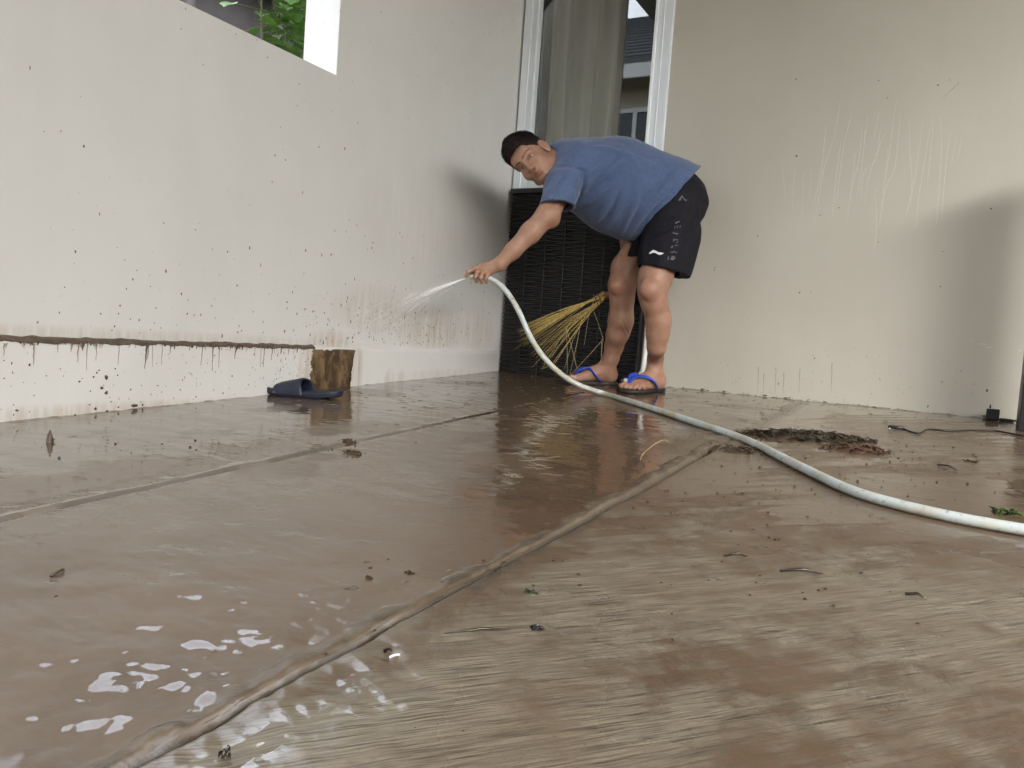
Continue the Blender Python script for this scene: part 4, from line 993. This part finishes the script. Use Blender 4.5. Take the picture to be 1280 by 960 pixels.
for x, y, a, b_ in [(133, 472, 3.2, 4.6), (127, 485, 3.2, 3), (133, 491, 3, 3.4), (117, 471, 1.8, 1.8), (121, 466, 1.5, 1.5), (124, 463, 1.5, 1.5), (113, 489, 1.6, 1.5), (144, 461, 1.4, 1.4), (147, 469, 1.5, 1.5), (37, 456, 1.8, 3), (21, 513, 2.5, 2), (119, 511, 2.5, 3), (134, 514, 2.5, 3), (148, 509, 1.8, 1.5), (168, 507, 6, 3.4),
                   (290, 470, 1.3, 1.8), (163, 487, 1.5, 2), (99, 477, 2.4, 1.6), (197, 482, 1.8, 1), (228, 475, 1.8, 1), (5, 473, 1, 1.5), (245, 496, 1.8, 1.3), (139, 502, 1.4, 1.3), (112, 506, 1.5, 1.5), (178, 506, 2, 2), (94, 519, 1.5, 3)]:
    c = onXp(x, y, XPf); fleck(dk, c, 0, a / 380, b_ / 420, .003)
    if c[2] < fz(c[1]): pass
for x, y in [(171, 338), (166, 349), (158, 361), (188, 358), (195, 385), (150, 382), (148, 392), (163, 399), (174, 400), (143, 408), (140, 413), (193, 404), (201, 410), (188, 412), (47, 403), (74, 391), (126, 392), (235, 375)]:
    fleck(dk, onXp(x, y, XL), 0, .0035 * rn.uniform(.7, 1.2), .0045 * rn.uniform(.7, 1.2), .0012)
for k in range(650):                     # dense fine splatter above the plinth towards the corner
    y = rn.gauss(2.75, .42) if k < 430 else rn.uniform(.8, 3.68); z = ZT + .012 + abs(rn.gauss(0, .13 if k < 430 else .35))
    if not (.7 < y < 3.69) or z > 1.25: continue
    r = .0009 / max(.22, rn.random()) ; dkk = rn.random() < (.45 if k < 430 else .7); fleck(dk if dkk else pale, (XL, y, z), 0, r, r * rn.uniform(1, 2.6), .0009)
for k in range(160):
    y = rn.uniform(.9, 2.3); z = ZT - .03 - rn.random() * .2
    if z < fz(y) + .01: continue
    r = rn.uniform(.0012, .003); fleck(dk if rn.random() < .5 else pale, (XPf, y, z), 0, r, r * rn.uniform(1, 2.5), .0009)
for k in range(70):
    y = rn.uniform(2.05, 2.24); z = ZT - .02 - rn.random() * .18; r = rn.uniform(.001, .0028); fleck(dk if rn.random() < .6 else pale, (XPf, y, z), 0, r, r * rn.uniform(1, 4), .0009)
for x, y in [(476, 15), (447, 154), (510, 148), (570, 189), (590, 188), (565, 29), (620, 22), (612, 42), (558, 104), (545, 60), (334, 72), (321, 50), (295, 43), (232, 11), (226, 36), (254, 81), (374, 105), (640, 25), (628, 38), (602, 8)]:
    fleck(dk, onXp(x, y, XL), 0, .0035 * rn.uniform(.6, 1.1), .0045 * rn.uniform(.6, 1.3), .0014)
for k in range(120):
    y = rn.uniform(1.9, 3.68); z = rn.uniform(.7, 2.4); r = rn.uniform(.001, .0025); fleck(dk if rn.random() < .35 else pale, (XL, y, z), 0, r * rn.uniform(.7, 1.5), r * rn.uniform(.7, 2.2), .0009)
a = dk.build("mud_splatter", M_speck, wl, False, org=(XL, 2, ZT)); a['kind'] = 'stuff'
a = pale.build("faint_splatter", M_speck2, wl, False, org=(XL, 2, ZT)); a['kind'] = 'stuff'
# back wall
dk = MB(); M_pale = simple("dried_water_mark", (.545, .53, .475), .5, .04); pass; pale = MB()
k32 = lambda q: [(880 + a / 3.2, 80 + b_ / 3.2) for a, b_ in q]
LS = [[(515, 310), (480, 420), (440, 650)], [(548, 312), (530, 440), (512, 620)], [(560, 318), (545, 430), (528, 560)], [(605, 360), (590, 500), (573, 625)], [(632, 250), (620, 380), (590, 500)], [(645, 262), (630, 420), (608, 560)], [(705, 262), (690, 380), (640, 430), (626, 560)],
      [(722, 280), (690, 360), (655, 470), (645, 560)], [(736, 335), (725, 450), (700, 650)], [(758, 228), (742, 350), (728, 440)], [(785, 200), (765, 410), (725, 500), (705, 640)], [(823, 225), (822, 340), (832, 470), (815, 590)], [(860, 340), (835, 500), (808, 610)], [(912, 213), (880, 400), (855, 560), (850, 650)],
      [(920, 215), (905, 370), (893, 480)], [(945, 210), (950, 330), (942, 480), (930, 640)], [(985, 270), (968, 400), (950, 620)], [(1010, 290), (990, 400)], [(362, 420), (352, 600)], [(488, 250), (470, 420), (440, 560)], [(685, 500), (690, 640), (682, 750)], [(545, 150), (520, 300)], [(655, 205), (640, 330)], [(700, 190), (680, 300)],
      [(875, 220), (862, 340)], [(310, 380), (330, 560)], [(400, 430), (392, 620)], [(430, 420), (420, 560)], [(770, 150), (750, 260)], [(590, 200), (560, 320)], [(1030, 300), (1015, 380)]]
for q in LS:
    pts = [tuple(p[:2]) for p in spline([(a, b_, 0) for a, b_ in k32(q)], 3)]
    for i in range(len(pts) - 1):
        P0, P1 = onYp(*pts[i], YB), onYp(*pts[i + 1], YB); w0 = .0016 if len(q) > 2 else .0010
        n = 6; V = []
        for j in range(n + 1):
            s = j / n; c = P0 * (1 - s) + P1 * s; hw_ = w0 * (.35 + .65 * math.sin(math.pi * min(.97, (i + s + .3) / (len(pts) - .4)))) * (.8 + .35 * math.sin(9 * s + i * 2)) ; 
            for kk in (-1, 0, 1): V.append((c[0] + kk * hw_, c[1] - (.0007 if kk == 0 else .0002), c[2]))
        pale.add(V, [(j * 3 + kk, j * 3 + kk + 1, j * 3 + kk + 4, j * 3 + kk + 3) for j in range(n) for kk in (0, 1)])
for x, y, a_, b_ in [(1216, 420, 3, .8), (1228, 424, 9, 1), (1275, 432, 3, 2.0), (1236, 428, 5, 1.2)]: fleck(pale, onYp(x, y + 6, YB), 1, a_ / 300, b_ / 300, .0006)
a = pale.build("drip_streaks", M_pale, wb, False, org=(0, YB, .8)); a['kind'] = 'stuff'
for q, r in [([(368, 60)], 1.6), ([(698, 66)], 1.3), ([(936, 84)], 1.6), ([(734, 135)], 1.2), ([(370, 368)], 2.0), ([(215, 688)], 2), ([(44, 815)], 1.6), ([(697, 712)], 1.2), ([(955, 750)], 1.3), ([(1148, 578)], 2), ([(465, 605)], 1.2), ([(3, 550)], 3), ([(540, 575)], 1.4), ([(945, 890)], 1.4), ([(383, 915)], 1.8)]:
    x, y = k32(q)[0]; fleck(dk, onYp(x, y, YB), 1, r / 330, r / 330, .0012)
streak(dk, *k32([(1022, 74)])[0], *k32([(945, 145)])[0], .0012, YB, 1)
for x, y, a_, b_ in [(1234, 488, 2.5, 3.5), (1160, 508, 1.4, 2.6), (1178, 477, 1.3, 1.3), (1201, 464, 1.2, 1), (1018, 448, 1.2, 2), (973, 480, 1, 4), (1187, 100, 1.5, 1), (893, 338, 1.5, 1.5), (880, 170, 1.2, 1)]: fleck(dk, onYp(x, y, YB), 1, a_ / 330, b_ / 330, .0014)
for k in range(150):
    x = rn.uniform(-1.0, .9); z = fz(YB) + .01 + abs(rn.gauss(0, .16)); r = rn.uniform(.0008, .0022); fleck(dk, (x, YB, z), 1, r, r * rn.uniform(1, 2.5), .0009)
for k in range(60):
    x = rn.uniform(-1.1, .25); r = rn.uniform(.001, .005) if k % 5 else rn.uniform(.004, .012); fleck(dk, (x, YB, fz(YB) + rn.uniform(.002, .010)), 1, r * 1.6, r * .5, .004)
for x in (948, 955, 970, 980, 1000, 1040): streak(dk, x, 460 + rn.uniform(-15, 10), x - 1, 492, .001, YB, 1)
a = dk.build("mud_splatter", M_speck, wb, False, org=(0, YB, .5)); a['kind'] = 'stuff'

# ------------------------------------------------------------------ litter on the floor
M_litter = simple("wet_leaf_litter", (.036, .026, .016), .35, .6, 60, .4, .002, coat=.3); M_red = simple("reddish_mud_litter", (.080, .042, .026), .4, .4, 60, .4, .002, coat=.3); M_clod = simple("mud_clod", (.062, .044, .028), .8, .35, 60, .6, .002, spec=.2)
def shard(mb, c, ln, wd, ang, tilt, curlv, rn):
    f = np.array([math.cos(ang), math.sin(ang), 0]); l = np.array([-f[1], f[0], 0]); V = []
    prof = [0.1, .7, 1., .75, .1]
    for i in range(5):
        s = i / 4 - .5; z = tilt * s * ln + curlv * ln * (.25 - s * s) + .0015
        for k in (-1, 0, 1): V.append(c + f * s * ln + l * k * wd * prof[i] + np.array([0, 0, max(0, z) + (0.002 if k else 0) + rn.uniform(0, .0012)]))
    F = [(i * 3 + k, i * 3 + k + 1, i * 3 + k + 4, i * 3 + k + 3) for i in range(4) for k in (0, 1)]
    V2 = [v - np.array([0, 0, .0008]) for v in V]; n = len(V)
    mb.add(V + V2, F + [tuple(x + n for x in f_[::-1]) for f_ in F])
def mound(mb, c, rx, ry, h, seed, ang=0):
    n, m_ = 26, 10; V = [tuple(c + np.array([0, 0, h]))]; F = []
    for j in range(1, m_ + 1):
        for i in range(n):
            a = 2 * math.pi * i / n; s = j / m_; k = 1 + .35 * float(fbm(np.array(2.3 * math.cos(a) + 9), np.array(2.3 * math.sin(a) + 9), seed)) 
            x = rx * s * k * math.cos(a); y = ry * s * k * math.sin(a); x, y = x * math.cos(ang) - y * math.sin(ang), x * math.sin(ang) + y * math.cos(ang)
            z = h * (1 - s ** 1.5) + h * .9 * float(fbm(np.array(x * 60), np.array(y * 60), seed + 3)) * (1 - s * s) - (.004 if j == m_ else 0)
            V.append((c[0] + x, c[1] + y, fz(c[1] + y) + z + .001))
    F += [(0, 1 + i, 1 + (i + 1) % n) for i in range(n)]
    for j in range(m_ - 1):
        for i in range(n): a = 1 + j * n + i; b_ = 1 + j * n + (i + 1) % n; F.append((a, a + n, b_ + n, b_))
    mb.add(V, F)
def heap(name, label, px, M_, seed, rx, ry, h, n, ang, grp=None):
    sz = min(1, .30 + rx * 6); r2 = random.Random(seed); c = onfloor(*px); e = empty(name, tuple(c)); tag(e, label, "debris", grp)
    mb = MB(); mound(mb, c, rx, ry, h, seed, ang); mb.build("mound", M_, e, True, org=tuple(c))
    mb = MB()
    for k in range(n):
        a = r2.uniform(0, 6.28); s = r2.random() ** .6 * 1.15; x, y = rx * s * math.cos(a), ry * s * math.sin(a); x, y = x * math.cos(ang) - y * math.sin(ang), x * math.sin(ang) + y * math.cos(ang)
        q = np.array([c[0] + x, c[1] + y, fz(c[1] + y) + h * max(0, 1 - s * s) * r2.uniform(.5, 1.1)]); shard(mb, q, r2.uniform(.010, .032) * sz, r2.uniform(.0015, .006) * sz, r2.uniform(0, 3.14), r2.uniform(-.6, .6), r2.uniform(0, .8), r2)
    mb.build("leaf_scraps", M_, e, False, org=tuple(c)); return e
heap("debris_heap", "dark heap of wet leaf litter beyond the hose near the cream wall", (1008, 547), M_litter, 3, .18, .075, .017, 320, R_(26))
heap("debris_heap", "reddish brown heap of muddy litter just in front of the darker one", (1070, 563), M_red, 8, .085, .05, .013, 110, R_(20))
heap("debris_heap", "small muddy litter heap where the hose crosses the floor joint", (912, 563), M_clod, 14, .09, .06, .007, 40, R_(20))
heap("debris_scrap", "olive scrap of wet leaves on the slab right of the mud ridge", (664, 743), simple("olive_litter", (.07, .075, .045), .3, .5, 80, .4, .002, coat=.5), 21, .006, .0035, .002, 9, 0)
heap("debris_scrap", "dark twig tangle lying on the brushed concrete", (672, 790), simple("dark_litter", (.035, .03, .035), .3, .5, 80, .4, .002, coat=.5), 22, .007, .0035, .002, 12, 0)
heap("debris_scrap", "dark wet scrap at the lower left edge of the puddle", (283, 945), M_litter, 23, .0035, .003, .003, 5, 0)
heap("debris_scrap", "dark wet scrap beside the mud ridge with a white chip", (484, 818), M_litter, 24, .0035, .003, .002, 5, 0)
heap("debris_scrap", "ring of wet leaf bits floating on the muddy water left of the ridge", (512, 719), M_clod, 25, .006, .006, .0012, 7, 0)
heap("debris_scrap", "wet leaf bits left of the floating ring", (459, 725), M_clod, 26, .006, .003, .0012, 5, 0)
heap("debris_scrap", "mud lump with bubbles near the second floor joint", (437, 553), M_clod, 27, .020, .012, .006, 12, 0)
heap("debris_scrap", "nearer mud lump with bubbles below the second floor joint", (440, 567), M_clod, 28, .022, .010, .006, 16, 0)
heap("debris_scrap", "mud lump standing in the water by the splashed plinth", (62, 553), M_speck, 29, .008, .008, .020, 6, 0)
heap("debris_scrap", "dark mud clod on the far slab below the two heaps", (1215, 578), M_clod, 30, .018, .010, .005, 8, 0)
M_blotch = simple("dark_wet_mud", (.06, .035, .022), .25, .3, 30, .4, .002, coat=.6)
mb = MB(); c = onfloor(1283, 618); mound(mb, c, .05, .045, .004, 44); o = mb.build("mud_clod", M_blotch, None, True, org=tuple(c)); tag(o, "dark brown mud blot at the right edge above the hose", "mud")
# green sprig
sp = empty("leaf_sprig", tuple(onfloor(1262, 642))); tag(sp, "small green leaf sprig lying near the hose at the right edge", "leaf"); r2 = random.Random(2); mb = MB(); M_green = simple("green_leaf", (.05, .11, .022), .35, .4, 60, coat=.3)
for x, y, ln in [(1244, 640, .02), (1250, 643, .014), (1262, 644, .024), (1270, 645, .02), (1256, 640, .01), (1266, 641, .015)]:
    for k in range(3): shard(mb, onfloor(x + r2.uniform(-3, 3), y), ln, .004, r2.uniform(0, 3), r2.uniform(-.8, .8), r2.uniform(.1, .9), r2)
mb.build("leaf", M_green, sp, org=tuple(sp.location))
# straw
s0 = [(800, 578), (802, 570), (812, 560), (822, 553), (830, 550), (836, 552)]
P = [onfloor(800, 583)]; d0 = P[0] @ CF
for i, (x, y) in enumerate(s0[1:]): P.append(W(x, y, 1.93 + .012 * i))
st_ = empty("straw", tuple(P[0])); tag(st_, "curved dry straw sticking up from a mud clod between the joint and the man's reflection", "straw")
MB().tube(spline(P, 5), .0012, 6).build("stalk", M_rib2, st_, True); mb = MB(); mound(mb, onfloor(800, 582), .014, .012, .008, 50); mb.build("clod", M_clod, st_, True)
# twigs
tw = [((147, 722), (168, 714), "short dark twig standing out of the muddy water at the left"), ((975, 715), (1028, 719), "long thin twig on the slab below the hose"), ((555, 795), (640, 790), "dark twig pointing left from the twig tangle"),
      ((905, 696), (934, 697), "straight thin twig on the brushed slab right of centre"), ((1131, 744), (1158, 751), "curved twig at the right side of the slab"), ((1172, 582), (1196, 589), "thin twig on the far slab above the hose"), ((425, 741), (452, 740), "small twig on the muddy water left of the ridge"), ((63, 722), (80, 714), "dark splinter floating on the muddy water")]
for a_, b_, lb_ in tw[1:]:
    A_, B_ = onfloor(*a_), onfloor(*b_); r = .0012 * (1 + .6 * (A_ @ CF)); mid = (A_ + B_) / 2 + np.array([.002, .004, .002])
    o = MB().tube([A_ + np.array([0, 0, r]), mid + np.array([0, 0, r * 2]), B_ + np.array([0, 0, r])], [r, r * 1.1, r * .5], 6).build("twig", M_litter, None, True, org=tuple(A_)); tag(o, lb_, "twig", "twigs on the floor")
A_ = onfloor(487, 824)
o = MB(); shard(o, onfloor(493, 824), .011, .0025, .9, .2, .2, random.Random(1)); o = o.build("paint_chip", M_trim, None, org=tuple(A_)); tag(o, "tiny white paint chip on the mud beside the ridge", "chip")
# uncountable crumbs
r2 = random.Random(77); mb = MB()
def crumb(mb, q, r):
    V = []; 
    for (x, y, z) in [(1, 0, 0), (-1, 0, 0), (0, 1, 0), (0, -1, 0), (0, 0, 1), (0, 0, -.4), (.6, .6, .5), (-.6, .6, .5), (.6, -.6, .5), (-.6, -.6, .5)]:
        k = r2.uniform(.7, 1.3); V.append(q + np.array([x, y, z * .7]) * r * k + np.array([0, 0, r * .2]))
    bm = bmesh.new(); [bm.verts.new(v) for v in V]; bmesh.ops.convex_hull(bm, input=bm.verts); bm.verts.index_update(); vv_ = [v.co[:] for v in bm.verts]; ff_ = [[v.index for v in f.verts] for f in bm.faces]; bm.free(); mb.add(vv_, ff_)
cl = [(520, 860, 70, 45, 60), (600, 830, 60, 30, 30), (560, 900, 60, 40, 30), (1000, 600, 160, 40, 50), (930, 640, 80, 50, 30), (1100, 600, 120, 40, 45), (700, 730, 60, 30, 14), (1000, 740, 200, 60, 30), (1130, 560, 120, 20, 40), (880, 575, 50, 12, 40), (440, 560, 40, 10, 14), (200, 560, 120, 25, 26), (120, 690, 120, 60, 10), (490, 720, 60, 25, 16), (380, 790, 100, 40, 12), (640, 700, 60, 25, 14), (760, 620, 80, 18, 26)]
for cx_, cy_, sx, sy, n in cl:
    for k in range(n):
        x = r2.gauss(cx_, sx * .6); y = r2.gauss(cy_, sy * .6)
        if y < 545: continue
        q = onfloor(x, y)
        if q[0] < XL + .04 or q[1] > YB - .02: continue
        crumb(mb, q, r2.choice((.0008, .0012, .0016, .0024)) * (.7 + .45 * (q @ CF)))
o = mb.build("mud_crumbs", M_clod, None, True, org=(0, 1, 0)); tag(o, "brown mud crumbs scattered over the wet slab", "mud", None, 'stuff')
# froth lines on the water below the man
mb = MB(); r2 = random.Random(9)
for k in range(46):
    if k < 30: x, y = r2.gauss(690, 20), r2.gauss(528, 10)
    else: x, y = r2.gauss(650, 18), r2.gauss(578, 16)
    q = onfloor(x, y); a = r2.uniform(-.5, .3); P = []
    f = CR[:2] * math.cos(a) + CF[:2] * math.sin(a) * 2
    for i in range(5): P.append(q + np.array([f[0], f[1], 0]) * (i - 2) * r2.uniform(.005, .014) + np.array([0, r2.uniform(-.01, .01), 0])); P[-1][2] = fz(P[-1][1]) + .0006
    mb.tube(P, [.0005, .0010, .0009, .0011, .0004], 6, True, .4)
m, t, b = mat("froth"); b.inputs['Base Color'].default_value = (.34, .29, .23, 1); b.inputs['Roughness'].default_value = .3
o = mb.build("froth", m, None, True, org=tuple(onfloor(680, 540))); tag(o, "pale froth lines on the muddy water", "froth", None, 'stuff')

# ------------------------------------------------------------------ outside: vine, shed next door, house across the street
M_leaf = simple("vine_leaf", (.13, .26, .05), .4, .4, 14, .2, .002); M_leaf2 = M_leaf
vn = empty("vine", (-2.55, 2.4, 0)); tag(vn, "bright green vine with rounded leaves climbing outside the wall opening", "plant")
r2 = random.Random(31); mb = MB(); stems = MB()
for s in range(6):
    b0 = np.array([-2.48 - .07 * s, 2.44 + .08 * s, -.02]); tp = b0 + np.array([r2.uniform(-.1, .06), r2.uniform(-.12, .16), r2.uniform(1.9, 2.3)])
    P = spline([b0, b0 * .6 + tp * .4 + np.array([.04, -.03, 0]), b0 * .3 + tp * .7, tp], 10); stems.tube(P, [.009 - .006 * i / (len(P) - 1) for i in range(len(P))], 7)
    for i in range(6, len(P)):
        for k in range(5):
            q = P[i] + np.array([r2.uniform(-.11, .11), r2.uniform(-.14, .14), r2.uniform(-.06, .06)]); L_ = r2.uniform(.04, .085)
            th = r2.uniform(0, 6.28); d = np.array([math.cos(th), math.sin(th), r2.uniform(-.9, .1)]); d /= np.linalg.norm(d); sd_ = np.cross(d, [0, 0, 1]); sd_ /= np.linalg.norm(sd_); up_ = np.cross(sd_, d)
            V = [q]; outl = [(.12, .30), (.38, .44), (.68, .36), (.9, .16), (1.05, 0)]
            for (u, wv) in outl[:-1]: V += [q + d * u * L_ + sd_ * wv * L_ + up_ * .08 * L_, q + d * u * L_ - sd_ * wv * L_ + up_ * .08 * L_]
            V += [q + d * 1.05 * L_]; mid = [q + d * u * L_ - up_ * .03 * L_ for u, _ in outl[:-1]]; V += mid
            F = [(0, 10, 1), (0, 2, 10)] + [(1 + 2 * j, 10 + j, 11 + j, 3 + 2 * j) for j in range(3)] + [(10 + j, 2 + 2 * j, 4 + 2 * j, 11 + j) for j in range(3)] + [(7, 13, 9), (13, 8, 9)]
            mb.add(V, F); stems.tube([P[i], q], .0015, 4, False)
mb.build("foliage", M_leaf, vn, True, org=(-2.55, 2.4, 1)); stems.build("stem", simple("green_stem", (.10, .13, .05), .6), vn, True)
M_shed = simple("dark_timber", (.009, .008, .009), .7, .4, 10); M_moss = simple("mossy_gutter", (.13, .17, .06), .8, .4, 20); M_tile = simple("dark_roof_tile", (.016, .014, .018), .6, .4, 12, .4, .01)
shd = empty("shed", (-6, 5, 0)); tag(shd, "dark timber lean-to with a mossy gutter seen through the side opening", "shed")
MB().box(-8.2, 3.1, -.02, -5.2, 9.2, 3.05).build("wall", M_shed, shd)
mb = MB(); poly_prism(mb, [(0, 0)], 0, 1, 0) if False else None
V = [(-4.85, 2.9, 3.10), (-4.85, 9.5, 3.10), (-8.3, 9.5, 3.8), (-8.3, 2.9, 3.8), (-4.85, 2.9, 3.16), (-4.85, 9.5, 3.16), (-8.3, 9.5, 3.86), (-8.3, 2.9, 3.86)]
rf2 = MB().add(V, [(3, 2, 1, 0), (4, 5, 6, 7), (0, 1, 5, 4), (1, 2, 6, 5), (2, 3, 7, 6), (3, 0, 4, 7)]).build("roof", M_tile, shd)
mb = MB(); mb.tube([(-4.80, 2.9, 3.06), (-4.80, 9.5, 3.06)], .045, 12); mb.tube([(-5.02, 3.0, 2.50), (-5.02, 9.0, 2.56)], .03, 10); mb.build("gutter", M_moss, rf2, True)
for k in range(8): MB().tube([(-5.0, 3.1 + k * .85, -.02), (-5.0, 3.1 + k * .85, 3.06)], .05, 8).build("post", M_shed, shd, True)
for k in range(3): MB().box(-5.12, 3.1, 1.65 + k * .42, -5.06, 9.1, 1.72 + k * .42).build("rail", M_tile, shd)

M_hw = simple("beige_house_wall", (.50, .45, .36), .8, .08, 2); M_hroof = simple("grey_roof_tile", (.10, .105, .11), .6, .3, 6, .4, .01); M_gl = simple("dark_window_glass", (.03, .04, .05), .08, .2)
hs = empty("house", (-5, -8, -.08)); tag(hs, "beige two storey house with grey tiled roof across the street, mirrored in the window", "house")
MB().box(-11.5, -15, -.08, 3.5, -8, 5.75).build("wall", M_hw, hs)
V = [(-12.1, -7.4, 5.80), (4.1, -7.4, 5.80), (4.1, -11.5, 8.3), (-12.1, -11.5, 8.3), (4.1, -15.6, 5.80), (-12.1, -15.6, 5.80)]
hr = mesh_np("roof", V + [(x, y, z + .12) for x, y, z in V], [(0, 3, 2, 1), (3, 5, 4, 2), (6, 7, 8, 9), (9, 8, 10, 11), (0, 1, 7, 6), (1, 2, 8, 7), (2, 4, 10, 8), (4, 5, 11, 10), (5, 3, 9, 11), (3, 0, 6, 9)], M_hroof, hs, False)
MB().box(-12.1, -7.42, 5.52, 4.1, -7.37, 5.79).build("fascia", M_trim, hr)
mb = MB()
for k in range(14): y = -7.45 - k * .29; z = 5.95 + k * .1775; mb.box(-12.1, y - .02, z, 4.1, y + .02, z + .03)
mb.build("tile_course", M_hroof, hr)
for x, z in [(-10, 3.7), (-6.6, 3.7), (-3.2, 3.7), (.4, 3.7), (-10, .9), (.4, .9)]:
    wf = MB().box(x, -8.0 + .001, z, x + .09, -7.93, z + 1.4).box(x + 1.31, -7.999, z, x + 1.4, -7.93, z + 1.4).box(x + .091, -7.999, z, x + 1.309, -7.93, z + .09).box(x + .091, -7.999, z + 1.31, x + 1.309, -7.93, z + 1.4).box(x + .66, -7.999, z + .091, x + .74, -7.93, z + 1.309).build("window", M_trim, hs)
    MB().box(x + .091, -7.995, z + .091, x + 1.309, -7.97, z + 1.309).build("pane", M_gl, wf)
MB().box(-6.2, -7.999, -.08, -3.4, -7.95, 2.3).build("garage_door", simple("grey_shutter", (.25, .26, .27), .5, .1, 5), hs)
MB().box(-1.9, -7.999, -.08, -.9, -7.94, 2.1).build("door", M_shed, hs)
MB().box(-11.5, -7.999, 2.9, 3.5, -7.6, 3.05).build("ledge", M_trim, hs)

bw = MB().box(3.9, -6, -.02, 4.05, 6, 2.3).build("light_block_wall", M_wallB, None, org=(3.97, 0, -.02), bevel=.005); tag(bw, "cream wall added out of view on the right to block low sky light", "wall")  # unseen wall, added to hold back low sky light from the right
